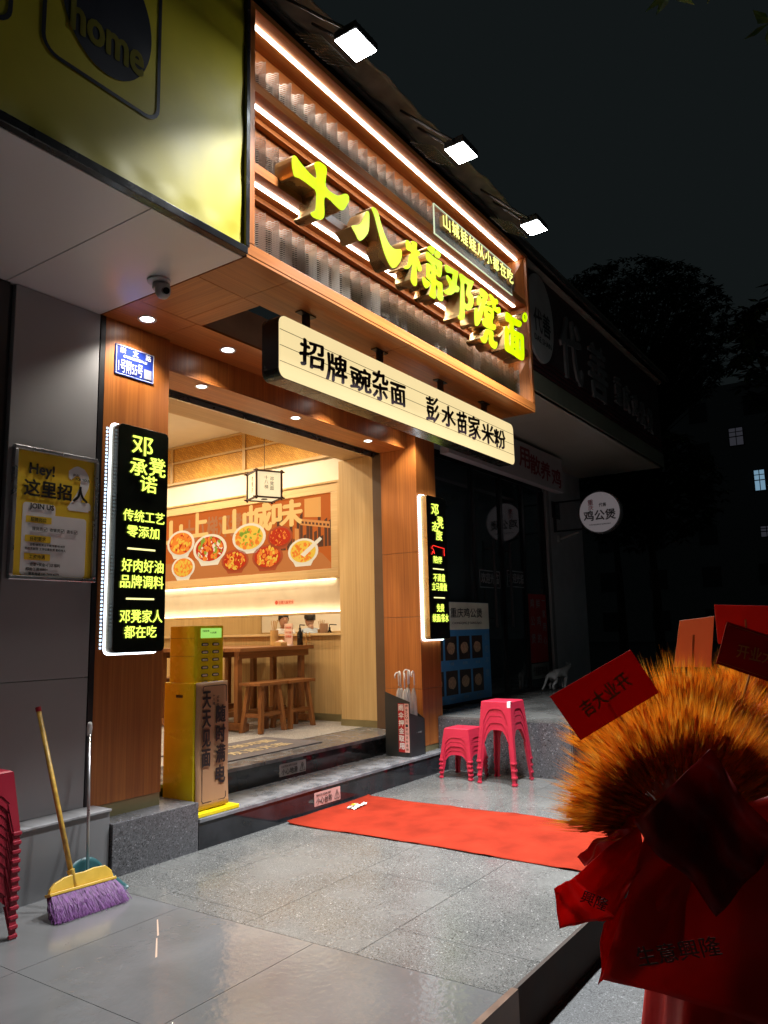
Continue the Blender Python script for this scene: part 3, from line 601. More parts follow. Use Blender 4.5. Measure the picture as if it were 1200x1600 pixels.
# ------------------------------------------------ illuminated side boards
blk=mat('gloss_black_panel',(.010,.012,.008),.12,var=.2,bmp=0)
bronze_d=mat('dark_bronze_side',(.10,.085,.06),.3,.8)
ylc=emis('yellow_letter',(.80,1.0,.12),1.5,.1)
def sideboard(label,x0,x1,yf,sidem,rows,lines,extra=None):
    t=T('promise_board',label,'light board'); z0,z1=1.155,2.475
    ob('case',MB().prism(rrect(x0,x1,z0,z1,.03),.065,o=(0,yf,0)),[sidem],t,bevel=.002)
    ob('face_panel',MB().prism(rrect(x0+.002,x1-.002,z0+.002,z1-.002,.028),.003,o=(0,yf-.0005,0)),blk,t)
    P=rrect(x0-.012,x1+.006,z0-.012,z1+.012,.036); yb=yf+.066
    mb=MB(); o0=[(a,yb+.003,b_) for a,b_ in P]; mb.prism(P,.016,o=(0,yb,0)); ob('light_strip',mb,led_bw,t)
    # little led segments beyond the left edge
    n_=60
    mb=MB()
    for i in range(n_):
        z=z0+.03+(z1-z0-.06)*i/(n_-1); mb.box(x0-.036,x0-.024,yb-.002,yb+.006,z-.006,z+.006)
    ob('led_chips',mb,led_b,t)['kind']='stuff'
    wd,ht=x1-x0,z1-z0
    B=lambda u0,u1,v,h:(x0+wd*u0,x0+wd*u1,z1-ht*(v+h/2),z1-ht*(v-h/2))
    for s,u0,u1,v,h in rows: text(t,'lettering',[(s,B(u0,u1,v,h))],yfr(yf-.0036),ylc,.002,.022,keep=False)
    for v in lines: ob('divider',MB().box(x0+wd*.22,x0+wd*.76,yf-.0060,yf-.0038,z1-ht*v-.005,z1-ht*v+.005),emis('divider_glow',(1,.95,.4),1.3),t)
    if extra: extra(t,B,yf)
    return t
sideboard('tall black light board with yellow characters on the pillar left of the entrance',2.70,3.062,3.69,bronze_d,
 [('邓',.25,.66,.085,.085),('凳',.60,.93,.17,.085),('承',.22,.56,.185,.075),('诺',.43,.76,.255,.075),
  ('传统工艺',.12,.93,.405,.052),('零添加',.20,.83,.475,.052),('好肉好油',.12,.93,.625,.056),('品牌调料',.10,.94,.695,.056),('邓凳家人',.11,.93,.845,.056),('都在吃',.20,.82,.912,.052)],(.552,.77))
def neon(t,B,yf):
    a=B(.16,.80,.385,.065); nr=emis('neon_red',(1,.03,.02),2)
    x0,x1,z0,z1=a; y=yf-.008
    ob('neon_sign',MB().tube([(x0,y,z0),(x0+.02,y,z0+.03),(x0+.05,y,z0+.01),(x0+.03,y,z0+.05),(x0,y,z0+.06),(x0+.03,y,z1),(x0+.15,y,z1-.01),(x1,y,z1-.015),(x1-.005,y,z0+.03),(x1,y,z0)],.0025,5),nr,t)
sideboard('tall black light board with red neon squiggle on the pillar right of the entrance',5.965,6.325,3.60,gold,
 [('邓',.22,.58,.095,.08),('凳',.50,.80,.18,.085),('态',.24,.54,.215,.07),('度',.42,.74,.275,.07),
  ('陪伴',.26,.68,.45,.05),('不满意',.22,.80,.575,.055),('立马重做',.14,.88,.638,.055),('免费',.34,.70,.785,.055),('续面/茶水',.12,.92,.855,.055)],(.515,.715),neon)
# ------------------------------------------------ street number plate
blue=mat('enamel_blue',(.012,.03,.22),.3,var=.1)
t=T('street_plate','blue enamel street number plate with white characters at the top of the left pillar','street plate')
ob('plate',MB().prism(rrect(2.703,2.988,2.788,2.976,.008),.003,o=(0,3.7525,0)),blue,t,bevel=.0008)
ob('border',MB().box(2.709,2.982,3.7478,3.7492,2.968,2.971).box(2.709,2.982,3.7478,3.7492,2.793,2.796).box(2.709,2.712,3.7478,3.7492,2.7965,2.9675).box(2.979,2.982,3.7478,3.7492,2.7965,2.9675),white_p,t)
text(t,'lettering',[('崇',(2.735,2.775,2.925,2.962)),('文',(2.825,2.868,2.925,2.962)),('路',(2.92,2.962,2.925,2.962)),('CHONGWEN LU',(2.76,2.93,2.900,2.917)),('1号附55号',(2.725,2.90,2.805,2.888))],yfr(3.7493),white_p,.0006,.0,keep=False)
ob('code_patch',MB().box(2.912,2.968,3.7485,3.7492,2.808,2.868),mat('patch_grey',(.25,.25,.3),.6),t)
# ------------------------------------------------ recruitment poster
def Yb(x0,x1,z0,z1): return (x0,x1,z0,z1)
t=T('recruitment_poster','silver framed yellow and white recruitment poster on the grey wall','poster')
X0,X1,Z0,Z1=2.112,2.612,1.545,2.245
ob('frame',MB().box(X0,X1,3.735,3.761,Z0,Z0+.022).box(X0,X1,3.735,3.761,Z1-.022,Z1).box(X0,X0+.022,3.735,3.761,Z0+.0225,Z1-.0225).box(X1-.022,X1,3.735,3.761,Z0+.0225,Z1-.0225),mat('silver_frame',(.55,.55,.57),.3,.85),t,bevel=.004)
ob('sheet',MB().box(X0+.022,X1-.022,3.752,3.760,Z0+.022,Z1-.022),mat('poster_yellow',(.90,.62,.05),.35,var=.04),t)
L=lambda u,v:(X0+u*(X1-X0),Z1-v*(Z1-Z0))
def area(u0,v0,u1,v1,r,m,name,y=3.7515,d=.0006):
    a=L(u0,v0); b_=L(u1,v1); return ob(name,MB().prism(rrect(a[0],b_[0],b_[1],a[1],r),d,o=(0,y,0)),m,t)
pw=mat('poster_white',(.85,.85,.86),.4,var=.04)
area(.13,.42,.50,.56,.02,pw,'white_field',3.7510); area(.13,.50,.88,.965,.02,pw,'white_field',3.7516)
text(t,'large_numeral',[('2',(X0+.33,X0+.45,Z1-.30,Z1-.07))],yfr(3.752),pw,.0006,.06,keep=False,gap=.0004)
for v in (.545,.69,.825): area(.17,v-.025,.46,v+.025,.004,mat('poster_yellow',(.90,.62,.05),.35),'heading_band',3.7508)
TX=lambda s,u0,u1,v0,v1:(s,(X0+u0*.5,X0+u1*.5,Z1-v1*.7,Z1-v0*.7))
text(t,'lettering',[TX('Hey!',.13,.52,.12,.225),TX('这里招人',.10,.91,.245,.37),TX('(BUSY',.66,.80,.15,.17),TX('FOR YOU)',.70,.92,.18,.205),TX('JOIN US',.16,.52,.425,.475)],yfr(3.7502),black_p,.0006,.035)
text(t,'lettering',[TX('招聘岗位',.20,.42,.53,.56),TX('理货员☑  收银员☑  店长☑',.17,.84,.60,.63),TX('任职要求',.20,.42,.675,.705),TX('全职/兼职,男女不限,年龄18-40岁',.17,.68,.725,.745),TX('能吃苦耐劳 工作认真负责 勤俭待人',.17,.64,.755,.775),TX('工资待遇',.20,.42,.81,.84),TX('底薪+奖金+门店福利',.17,.64,.87,.895),TX('综合工资3880+',.17,.46,.905,.93),TX('联系电话 135 7444 6579',.17,.62,.94,.962)],yfr(3.7502),black_p,.0006,.02)
# ------------------------------------------------ yellow neighbour sign
yel=mat('yellow_banner_vinyl',(.60,.50,.015),.52,var=.12,scale=3,bmp=0,rvar=.05)
t=T('yellow_shop_sign','big yellow vinyl shop banner with a black oval reading home above the grey soffit','shop sign')
def vin(u,v):
    x=-2.5+u*5.085; z=3.16+v*2.2
    d=max(0,x-2.0); wv=.0022*math.sin((x*1.3+z)*13)*d+.006*math.sin((x-z*.7)*29)*max(0,x-2.36)**2*9+.002*math.sin(x*3+z*2)
    if z<3.25: wv+=.004*math.sin(x*23)
    return (x,2.585+wv,z)
ob('banner',MB().grid(vin,260,70),yel,t,smooth=True)
ob('backing',MB().box(-2.6,2.59,2.62,2.66,3.15,5.4),dark,t)
trim=mat('black_trim',(.02,.02,.022),.25,.2,bmp=.3,bscale=25)
ob('edge_trim',MB().box(-2.6,2.60,2.562,2.604,3.123,3.163),trim,t,bevel=.003); ob('edge_trim',MB().box(2.585,2.612,2.562,2.61,3.164,5.4),trim,t,bevel=.003)
def vy(x,z): 
    d=max(0,x-2.0); return 2.585+.0022*math.sin((x*1.3+z)*13)*d+.006*math.sin((x-z*.7)*29)*max(0,x-2.36)**2*9+.002*math.sin(x*3+z*2)
blk_v=mat('black_vinyl',(.03,.032,.045),.4,bmp=0)
def onban(mb,lift):
    mb.v=[(x,(vy(x,z)-lift) if True else y,z) for x,y,z in mb.v]; return mb
cx_,cz_=1.775,3.90
E0=[(cx_+.225*math.cos(a*math.pi/32),cz_+.29*math.sin(a*math.pi/32)) for a in range(64)]
def disc(cx,cz,rx,rz,n=48,rings=5):
    mb=MB(); mb.v.append((cx,0,cz))
    for k in range(1,rings+1):
        for a in range(n): mb.v.append((cx+rx*k/rings*math.cos(a*2*math.pi/n),0,cz+rz*k/rings*math.sin(a*2*math.pi/n)))
    for a in range(n): mb.f.append((0,1+a,1+(a+1)%n)); mb.mi.append(0)
    for k in range(rings-1):
        for a in range(n): b_=1+k*n; mb.f.append((b_+a,b_+n+a,b_+n+(a+1)%n,b_+(a+1)%n)); mb.mi.append(0)
    return mb
lg=ob('oval_logo',onban(disc(cx_,cz_,.225,.30),.004),blk_v,t)
V,F=glyph('home',0,1,0); mb=MB(); put_glyph(mb,V,F,(1.60,1.955,3.70,3.86),(Vector((0,0,0)),Vector((1,0,0)),Vector((0,0,1))),.001,keep=False)
for k,(du,dv) in enumerate(((.006,0),(-.006,0),(0,.006),(0,-.006),(.004,.004),(-.004,-.004),(.004,-.004),(-.004,.004))): put_glyph(mb,V,F,(1.60+du,1.955+du,3.70+dv,3.86+dv),(Vector((0,0,0)),Vector((1,0,0)),Vector((0,0,1))),.001,keep=False)
mb.v=[(x,vy(x,z)-.0062-.0001*(i//max(1,len(V))),z) for i,(x,y,z) in enumerate(mb.v)]
ob('lettering',mb,mat('yellow_vinyl_print',(.42,.37,.06),.35,bmp=0),lg)
def ringstrip(P,wd):
    mb=MB(); n_=len(P); c=(sum(p[0] for p in P)/n_,sum(p[1] for p in P)/n_)
    for i,p in enumerate(P):
        a=P[i-1]; b_=P[(i+1)%n_]; tx,tz=b_[0]-a[0],b_[1]-a[1]; l=math.hypot(tx,tz); nx,nz=tz/l,-tx/l
        for s_ in (-1,1): mb.v.append((p[0]+nx*s_*wd,vy(p[0]+nx*s_*wd,p[1])-.004,p[1]+nz*s_*wd))
    for i in range(n_): j=(i+1)%n_; mb.f.append((2*i,2*j,2*j+1,2*i+1)); mb.mi.append(0)
    return mb
def dens(P,n=6):
    Q=[]
    for i in range(len(P)):
        a,b_=P[i],P[(i+1)%len(P)]
        for k in range(n): Q.append((a[0]+(b_[0]-a[0])*k/n,a[1]+(b_[1]-a[1])*k/n))
    return Q
ob('outline_logo',ringstrip(dens(rrect(1.485,2.045,3.53,4.30,.07)),.009),blk_v,t)
ob('outline_logo',ringstrip(dens(rrect(.80,1.35,3.53,4.30,.07)),.009),blk_v,t)
# ------------------------------------------------ building behind the signs
bld=S('upper_wall',MB().box(-6,11.2,2.95,3.6,3.66,4.82),mat('dark_render',(.05,.05,.05),.8,var=.3))
ob('gap_wall',MB().box(2.62,6.3,2.83,2.94,4.56,4.72),mat('dark_render2',(.04,.042,.045),.8),bld)
ob('backing_wall',MB().box(2.62,6.4,2.825,2.94,3.21,4.55),dark,bld)
le=T('canopy_edge_rail','thin weathered metal rail running along the roof edge above the sign boxes','rail')
ob('rail',MB().box(2.66,11.15,2.585,2.61,4.685,4.735),mat('weathered_metal',(.10,.085,.07),.5,.3,var=.3,scale=9),le)
ob('canopy_top',MB().box(2.66,11.15,2.612,2.95,4.72,4.735),dark,le)
for x in (3.18,4.43,5.70): ob('bracket',MB().box(x-.012,x+.012,2.50,2.584,4.635,4.66),mat('tan_bracket',(.45,.30,.16),.5),le,bevel=.002)
def tarpf(u,v):
    x=2.66+u*3.3; y=2.37+v*.22; return (x,y,4.66+.06*v+.012*math.sin(x*9+v*4)+.008*math.sin(x*23))
ob('tarpaulin',MB().grid(tarpf,120,6),mat('tarp_fabric',(.16,.155,.13),.6,var=.3,scale=10),le,smooth=True,solid=.004)
# flood lights
floodm=emis('flood_lens',(.93,.98,1.0),60)
mesh_m=mat('flood_mesh',(.06,.06,.06),.4,.6)
def flood(x,label,pw_=1):
    y,z=2.09,4.26
    t=T('flood_light',label,'flood light',loc=(x,y,z),group='floodlights above the sign box')
    ob('housing',MB().box(x-.100,x+.100,y-.073,y+.073,z+.001,z+.045),mat('flood_case',(.03,.03,.03),.4,.5),t,bevel=.008)
    ob('lens',MB().box(x-.092,x+.092,y-.066,y+.066,z-.004,z),floodm,t)
    for i in range(5): ob('fin',MB().box(x-.08+i*.036,x-.074+i*.036,y-.06,y+.06,z+.046,z+.065),mat('flood_case',(.03,.03,.03),.4,.5),t)
    ob('bracket',MB().tube([(x-.108,y,z+.03),(x-.108,y+.14,z+.16),(x-.108,y+.38,z+.40)],.009,6),mesh_m,t); ob('bracket',MB().tube([(x+.108,y,z+.03),(x+.108,y+.14,z+.16),(x+.108,y+.38,z+.40)],.009,6),mesh_m,t)
    mb=MB()
    for i in range(9):
        a=-.13+i*.0325; mb.tube([(x-.15+.0,y+.12+i*.02,z+.02+i*.012),(x+.15,y+.12+i*.02,z+.02+i*.012)],.0025,4)
        mb.tube([(x+a,y+.12,z+.02),(x+a,y+.30,z+.125)],.0025,4)
    ob('mesh_guard',mb,mesh_m,t)
    l=bpy.data.lights.new('lamp','AREA'); l.shape='RECTANGLE'; l.size=.18; l.size_y=.13; l.energy=FLOOD_W*pw_; l.color=(.95,.975,1.0); l.spread=R(104)
    lo=bpy.data.objects.new('lamp',l); C.objects.link(lo); lo.parent=t; lo.location=(0,0,-.006)
flood(2.90,'lit rectangular floodlight nearest the camera, above the yellow banner edge',.48); flood(4.03,'middle lit floodlight of three above the shop sign'); flood(5.18,'farthest lit floodlight of three, above the slogan plaque end of the sign',1.3)
# CCTV
q=onZ(262,452,3.12)
t=T('security_camera','small grey dome security camera under the grey soffit','security camera',loc=(2.52,3.14,3.12))
cg=mat('camera_grey',(.32,.32,.33),.35)
ob('base_disc',MB().lathe([(.062,-.004),(.062,-.012),(.05,-.016)],24,(2.52,3.14,3.12)),mat('camera_white',(.6,.6,.6),.4),t,smooth=False)
ob('mount',MB().lathe([(.045,0),(.047,-.035),(.042,-.045)],24,(2.535,3.14,3.118)),cg,t)
mb=MB().lathe([(.001,-.047),(.025,-.043),(.038,-.025),(.042,0),(.038,.02),(.025,.035),(.001,.04)],20,(2.53,3.12,3.065))
ob('eyeball',mb,cg,t,smooth=True); ob('lens',MB().tube([(2.52,3.095,3.05),(2.505,3.06,3.035)],.018,16),mat('lens_black',(.01,.01,.01),.1),t)

# ------------------------------------------------ power bank cabinet
ycab=mat('yellow_lacquer',(.85,.66,.012),.25,.05,var=.06,bmp=.01)
t=T('charging_cabinet','tall yellow power bank rental cabinet with a tan banner standing on the entrance step','cabinet')
ob('body',MB().prism(rrect(3.285,3.525,3.668,3.915,.02),.36,o=(0,0,1.30),u=(1,0,0),v=(0,1,0)),ycab,t)
ob('sleeve',MB().box(3.266,3.545,3.655,3.925,.20,.955),ycab,t,bevel=.004)
ob('base_plate',MB().box(3.262,3.60,3.60,3.94,.176,.20),ycab,t,bevel=.004)
dk=mat('slot_dark',(.03,.025,.01),.4)
ob('screen',MB().box(3.325,3.495,3.664,3.6675,1.225,1.285),emis('screen_green',(.42,.85,.16),.75),t)
text(t,'screen_text',[('扫码充电',(3.335,3.39,1.262,1.275)),('¥ 3元/时',(3.40,3.45,1.245,1.27))],yfr(3.6638),black_p,.0004,.015)
for r in range(6):
    for c in range(2):
        x=3.36+c*.09; z=1.185-r*.047
        s=ob('slot',MB().prism(rrect(x-.028,x+.028,z-.009,z+.009,.0088),.0025,o=(0,3.6655,0)),dk,t)
        ob('power_bank',MB().prism(rrect(x-.020,x+.020,z-.005,z+.005,.0049),.003,o=(0,3.6645,0)),mat('power_bank_cream',(.75,.6,.4),.3),s)
ob('seam',MB().box(3.2842,3.2848,3.68,3.9,1.225,1.2265).box(3.2842,3.2848,3.68,3.9,1.115,1.1165),dk,t)
ob('vent',MB().box(3.2645,3.2655,3.755,3.815,.865,.882),dk,t)
tan=mat('banner_tan',(.42,.23,.12),.45,var=.06,scale=4,bmp=.05,bscale=12)
ob('banner',MB().grid(lambda u,v:(3.275+.268*u,3.651-.004*math.sin(v*9+u*2)-(.008*(1-v)),.212+.745*v),6,24),tan,t,smooth=True,solid=.001)
cy_=3.638
text(t,'lettering',[(ch,(3.322,3.388,.80-i*.115,.90-i*.115)) for i,ch in enumerate('天天见面')]+[(ch,(3.435,3.51,.705-i*.12,.81-i*.12)) for i,ch in enumerate('随时满电')],yfr(cy_+.002),black_p,.0006,.035,keep=False)
text(t,'lettering',[('十',(3.40,3.425,.86,.88)),('八',(3.40,3.425,.838,.856)),('梯',(3.40,3.425,.812,.834)),('邓',(3.435,3.46,.85,.868)),('凳',(3.435,3.46,.828,.846)),('面',(3.435,3.46,.805,.822))],yfr(cy_+.002),black_p,.0005,.01)
mb=MB(); y=cy_+.001
for a,b_ in (((3.325,.905),(3.325,.918)),((3.34,.932),(3.50,.932)),((3.518,.918),(3.518,.83)),((3.325,.44),(3.325,.26)),((3.34,.246),(3.50,.246)),((3.518,.258),(3.518,.285))):
    mb.box(min(a[0],b_[0])-.0022,max(a[0],b_[0])+.0022,y,y+.0008,min(a[1],b_[1])-.0022,max(a[1],b_[1])+.0022)
for c,a0 in (((3.34,.917),90),((3.503,.917),0),((3.34,.261),180),((3.503,.261),270)):
    mb.tube([(c[0]+.015*math.cos(R(a0+k*15)),y,c[1]+.015*math.sin(R(a0+k*15))) for k in range(7)],.0022,4)
ob('border_print',mb,black_p,t)
# ------------------------------------------------ step stickers, carpet, litter
t=T('wet_floor_sticker','pale grey caution wet floor sticker on the upper black step riser','sticker')
ob('backing',MB().prism(rrect(4.366,4.664,.200,.288,.006),.0012,o=(0,3.9605,0)),mat('sticker_grey',(.48,.47,.47),.4),t)
text(t,'lettering',[('CAUTION WET FLOOR',(4.385,4.56,.262,.276)),('小心地滑',(4.385,4.565,.21,.253)),('⚠',(4.59,4.65,.21,.27))],yfr(3.9593),black_p,.0005,.015,keep=False)
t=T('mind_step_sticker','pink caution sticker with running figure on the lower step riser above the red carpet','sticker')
ob('backing',MB().prism(rrect(4.317,4.612,.040,.132,.006),.0012,o=(0,3.5905,0)),mat('sticker_pink_lit',(.62,.36,.32),.4),t)  # red-pink light on the sticker is put into its base colour
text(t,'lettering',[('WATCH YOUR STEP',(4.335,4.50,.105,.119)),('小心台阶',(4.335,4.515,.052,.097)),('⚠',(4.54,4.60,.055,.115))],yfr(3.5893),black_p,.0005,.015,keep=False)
cm=mat('red_carpet_felt',(.25,.024,.011),.95,var=.25,scale=5,bmp=.5,bscale=300)
cm.node_tree.nodes['Principled BSDF'].inputs['Specular IOR Level'].default_value=.05
def carp(u,v):
    x=3.995+.935*u; y=1.36+2.20*v; 
    return (x+.010*math.sin(y*3)+.004*math.sin(y*11),y+.006*math.sin(x*9),.004+.003*max(0,math.sin(x*7+y*5))+.004*max(0,math.sin(y*13+x*3))**6+.004*max(0,1-min(u,1-u)/.03)*max(0,math.sin(y*5+u*3))**3+(.010*max(0,1-abs(v-1)/.01)))
tag(ob('red_carpet',MB().grid(carp,40,90),cm,smooth=True,solid=.003),'plain red felt carpet laid from the steps to the kerb','carpet')
t=T('litter_packet','small crumpled white and yellow snack wrapper lying on the red carpet','litter',loc=(4.58,3.42,.01))
def pk_(u,v): 
    x=u-.5; y=v-.5
    return (4.58+.16*x-.03*y,3.42+.02*x+.07*y,.012+.014*math.sin(x*9+1)*math.sin(y*6)+.012*random.random())
ob('wrapper',MB().grid(pk_,9,5),mat('foil_white',(.75,.75,.72),.25,.2),t,solid=.001)
ob('print_patch',MB().grid(lambda u,v:(4.515+.05*u,3.40+.035*v,.033+.005*random.random()),3,2),mat('foil_yellow',(.55,.40,.03),.3),t,solid=.001)
# ------------------------------------------------ umbrella stand
t=T('umbrella_stand','black slant-topped umbrella stand with a red and white lettered label, on the lower step','umbrella stand')
def wall(P,th,n): # quad with thickness along n
    P=[Vector(p) for p in P]; n=Vector(n)*th; return MB().hexa(P,[p+n for p in P])
sb=mat('stand_black',(.022,.024,.026),.4,var=.1)
xa,xb,ya,yb,zb=5.691,5.925,3.60,3.675,.176
ya=3.645; yb=3.905
yb=3.90
# stand in front of the pillar corner: the pillar occupies y>3.69, so the stand sits just left of it
xa,xb=5.66,5.90
ob('side_wall',wall([(xa,yb,zb),(xa,ya,zb),(xa,ya,.635),(xa,yb,.715)],.005,(1,0,0)),sb,t)
ob('front_wall',wall([(xa+.005,ya,zb),(xb,ya,zb),(xb,ya,.475),(xa+.005,ya,.54)],.005,(0,1,0)),sb,t)
ob('side_wall',wall([(xb,ya,zb),(xb,yb,zb),(xb,yb,.64),(xb,ya,.475)],.005,(-1,0,0)),sb,t)
ob('back_wall',wall([(xa+.005,yb,zb),(xb-.005,yb,zb),(xb-.005,yb,.64),(xa+.005,yb,.715)],.005,(0,-1,0)),sb,t)
ob('base',MB().box(xa+.005,xb-.005,ya+.006,yb-.006,zb,zb+.01),sb,t)
lbx=xa-.0012
ob('label',MB().box(lbx,xa-.0002,3.70,3.765,.215,.62),mat('label_red',(.40,.02,.02),.4),t)
ob('label',MB().box(lbx,xa-.0002,3.655,3.6995,.215,.62),mat('label_pink',(.75,.40,.36),.4),t)
text(t,'lettering',[(c,(-3.758,-3.707,.56-i*.064,.61-i*.064)) for i,c in enumerate('雨伞押金取用')],xfr(lbx),white_p,.0005,.03,keep=False,gap=.0004)
text(t,'lettering',[(c,(-3.69,-3.665,.590-i*.033,.613-i*.033)) for i,c in enumerate('押金20元一把归还时退押金')],xfr(lbx),black_p,.0005,.01,keep=False,gap=.0004)
text(t,'lettering',[('十八梯邓凳面',(5.74,5.86,.36,.375))],yfr(ya),mat('grey_print',(.2,.2,.2),.5,bmp=0),.0005,.0)
clr,ct_,cb_=nodes('clear_vinyl'); cb_.inputs['Base Color'].default_value=(.8,.85,.9,1); cb_.inputs['Alpha'].default_value=.42; cb_.inputs['Roughness'].default_value=.15
whp=mat('white_plastic',(.8,.8,.8),.3,bmp=0)
random.seed(5)
for i in range(6):
    x=5.70+.03*i; y=3.72+.045*((i*2)%4)-.01; tx=random.uniform(-.02,.03); ty=random.uniform(-.03,.03)
    u=T('umbrella',['clear umbrella with white crook handle, leftmost in the black stand','second clear umbrella from the left in the black stand','third clear umbrella from the left in the black stand','fourth clear umbrella from the left in the black stand','fifth clear umbrella from the left in the black stand','clear umbrella with white crook handle, rightmost in the black stand'][i],'umbrella',group='clear umbrellas in the black stand')
    b0=Vector((x,y,.20)); tp=Vector((x+tx,y+ty,.80+.012*(i%3)))
    ob('shaft',MB().tube([b0,tp],.004,6),steel,u)
    a=random.uniform(2.2,4.2); dx,dy=math.cos(a)*.026,math.sin(a)*.026
    pts=[tp-Vector((0,0,.05)),tp+Vector((0,0,.045))]+[tp+Vector((dx*(1-math.cos(k*math.pi/6)),dy*(1-math.cos(k*math.pi/6)),.045+.028*math.sin(k*math.pi/6))) for k in range(1,7)]
    pts.append(pts[-1]-Vector((0,0,.02)))
    ob('crook_handle',MB().tube(pts,.0065,8),whp,u,smooth=True)
    ob('folded_canopy',MB().lathe([(.006,.0),(.017,.1),(.026,.30),(.024,.45),(.014,.50),(.006,.52)],10,(x+tx*.5,y+ty*.5,.22),fn=lambda a_,s_:1+.22*math.sin(5*a_+s_*6)),clr,u,smooth=True)
# ------------------------------------------------ plastic stools
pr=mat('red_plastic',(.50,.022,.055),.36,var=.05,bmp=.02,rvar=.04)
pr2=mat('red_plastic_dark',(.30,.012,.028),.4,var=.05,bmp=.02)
def make_stool(label,group,h,a,b,ha,m,slots):
    t=T('plastic_stool',label,'stool',group=group)
    def pos(side,s,z,off=0):
        k=a+(b-a)*(1-z/h)+off; p=(s*k,-k,z)
        for _ in range(side): p=(-p[1],p[0],p[2])
        return p
    mb=MB()
    lw=.26
    for sd in range(4):
        # apron: polygon strips from arch to top
        n_=10
        for i in range(n_):
            s0=-1+2*i/n_; s1=-1+2*(i+1)/n_
            def zl(s):
                e=1-lw; 
                if abs(s)>=e: return ha*.72
                return ha-.28*ha*(abs(s)/e)**5
            P=[pos(sd,s0,zl(s0)),pos(sd,s1,zl(s1)),pos(sd,s1,h-.006),pos(sd,s0,h-.006)]
            mb.add(P,[(0,1,2,3)])
    # top with rounded lip and centre hole
    k=a; n_=24; P=[]; Q=[]
    sq=[]
    for i in range(n_):
        th=2*math.pi*i/n_+math.pi/4; c,s_=math.cos(th),math.sin(th); f=1/max(abs(c),abs(s_)); sq.append((k*f*c,k*f*s_))
    hole=[(.016*math.cos(2*math.pi*i/n_+math.pi/4),.016*math.sin(2*math.pi*i/n_+math.pi/4)) for i in range(n_)]
    mid=[(x*.93,y*.93) for x,y in sq]
    b0=len(mb.v)
    for L_,z in ((sq,h-.006),(mid,h),(hole,h-.001),(hole,h-.012)):
        mb.v+=[(x,y,z) for x,y in L_]
    for r in range(3):
        for i in range(n_): j=(i+1)%n_; mb.f.append((b0+r*n_+i,b0+r*n_+j,b0+(r+1)*n_+j,b0+(r+1)*n_+i)); mb.mi.append(0)
    ob('seat',mb,m,t,solid=.004)
    for c in range(4):
        mb=MB()
        for sd,sg_ in ((c,1),((c+1)%4,-1)):
            for z0,z1 in ((0,ha*.36),(ha*.36,ha*.72)):
                def se(z): return 1-lw*(.62+.38*z/(ha*.72))
                A=[pos(sd,sg_*se(z0),z0),pos(sd,sg_*1,z0),pos(sd,sg_*1,z1),pos(sd,sg_*se(z1),z1)]
                mb.add(A,[(0,1,2,3)])
        lg_=ob('leg',mb,m,t,solid=.004)
        # foot collar
        mb=MB()
        for zc in (.004,):
            for sd,sg_ in ((c,1),((c+1)%4,-1)):
                A=[pos(sd,sg_*.78,zc,.006),pos(sd,sg_*1.0,zc,.006),pos(sd,sg_*1.0,zc+.016,.006),pos(sd,sg_*.78,zc+.016,.006)]
                B_=[pos(sd,sg_*.78,zc,-.001),pos(sd,sg_*1.0,zc,-.001),pos(sd,sg_*1.0,zc+.016,-.001),pos(sd,sg_*.78,zc+.016,-.001)]
                mb.hexa([A[0],A[1],B_[1],B_[0]],[A[3],A[2],B_[2],B_[3]])
        ob('foot_collar',mb,m,lg_,bevel=.003)
    # raised chevron ribs on the apron
    mb=MB()
    for sd in range(4):
        for j in range(slots):
            zc=h-.085-j*.058*(h/.485)
            e=.56
            mb.tube([pos(sd,-e,zc-.022,.002),pos(sd,-e*.86,zc,.002),pos(sd,0,zc+.001,.002),pos(sd,e*.86,zc,.002),pos(sd,e,zc-.022,.002)],.0032,6)
    if slots: ob('rib',mb,m,t,smooth=True)
    return t
def stack(first,n,loc,rz,dz,labels,jit=.003):
    rnd=random.Random(n)
    for i in range(n):
        o=first if i==0 else copy_tree(first)
        o.location=(loc[0]+rnd.uniform(-jit,jit)*.5,loc[1]+rnd.uniform(-jit,jit)*.5,loc[2]+i*dz); o.rotation_euler=(0,0,rz+rnd.uniform(-.006,.006)); o['label']=labels[i]
nth=['bottom','second from the bottom','third from the bottom','fourth from the bottom','fifth from the bottom','sixth from the bottom','seventh from the bottom','eighth from the bottom','ninth from the bottom','tenth from the bottom','eleventh from the bottom','twelfth from the bottom']
s1=make_stool('x','tall red plastic stools nested beside the terrazzo ledge',.485,.128,.168,.425,pr,0)
stack(s1,4,(5.937,2.905,0),.0,.055,['tall red plastic stool, %s of four stacked by the terrazzo ledge'%(nth[i] if i<3 else 'topmost') for i in range(4)])
ob('price_tag',MB().box(5.937-.168,5.937-.128,2.765,2.795,.6505,.6515).hexa([(5.808-.003,2.765,.60),(5.808-.003,2.795,.60),(5.809,2.795,.60),(5.809,2.765,.60)],[(5.805,2.765,.65),(5.805,2.795,.65),(5.808,2.795,.65),(5.808,2.765,.65)]),white_p,[o for o in C.objects if o.get('label','').endswith('topmost of four stacked by the terrazzo ledge')][0]) if False else None
s2=make_stool('x','short red plastic stools nested by the steps',.27,.115,.15,.195,pr,0)
stack(s2,5,(5.963,3.305,0),.0,.035,['short red plastic stool, %s of the low stack beside the steps'%(nth[i] if i<4 else 'topmost') for i in range(5)])
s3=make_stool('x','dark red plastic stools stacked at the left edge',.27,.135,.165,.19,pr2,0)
stack(s3,12,(1.795,3.43,0),.0,.0375,['dark red plastic stool, %s in the high stack at the left edge'%(nth[i] if i<11 else 'topmost') for i in range(12)])
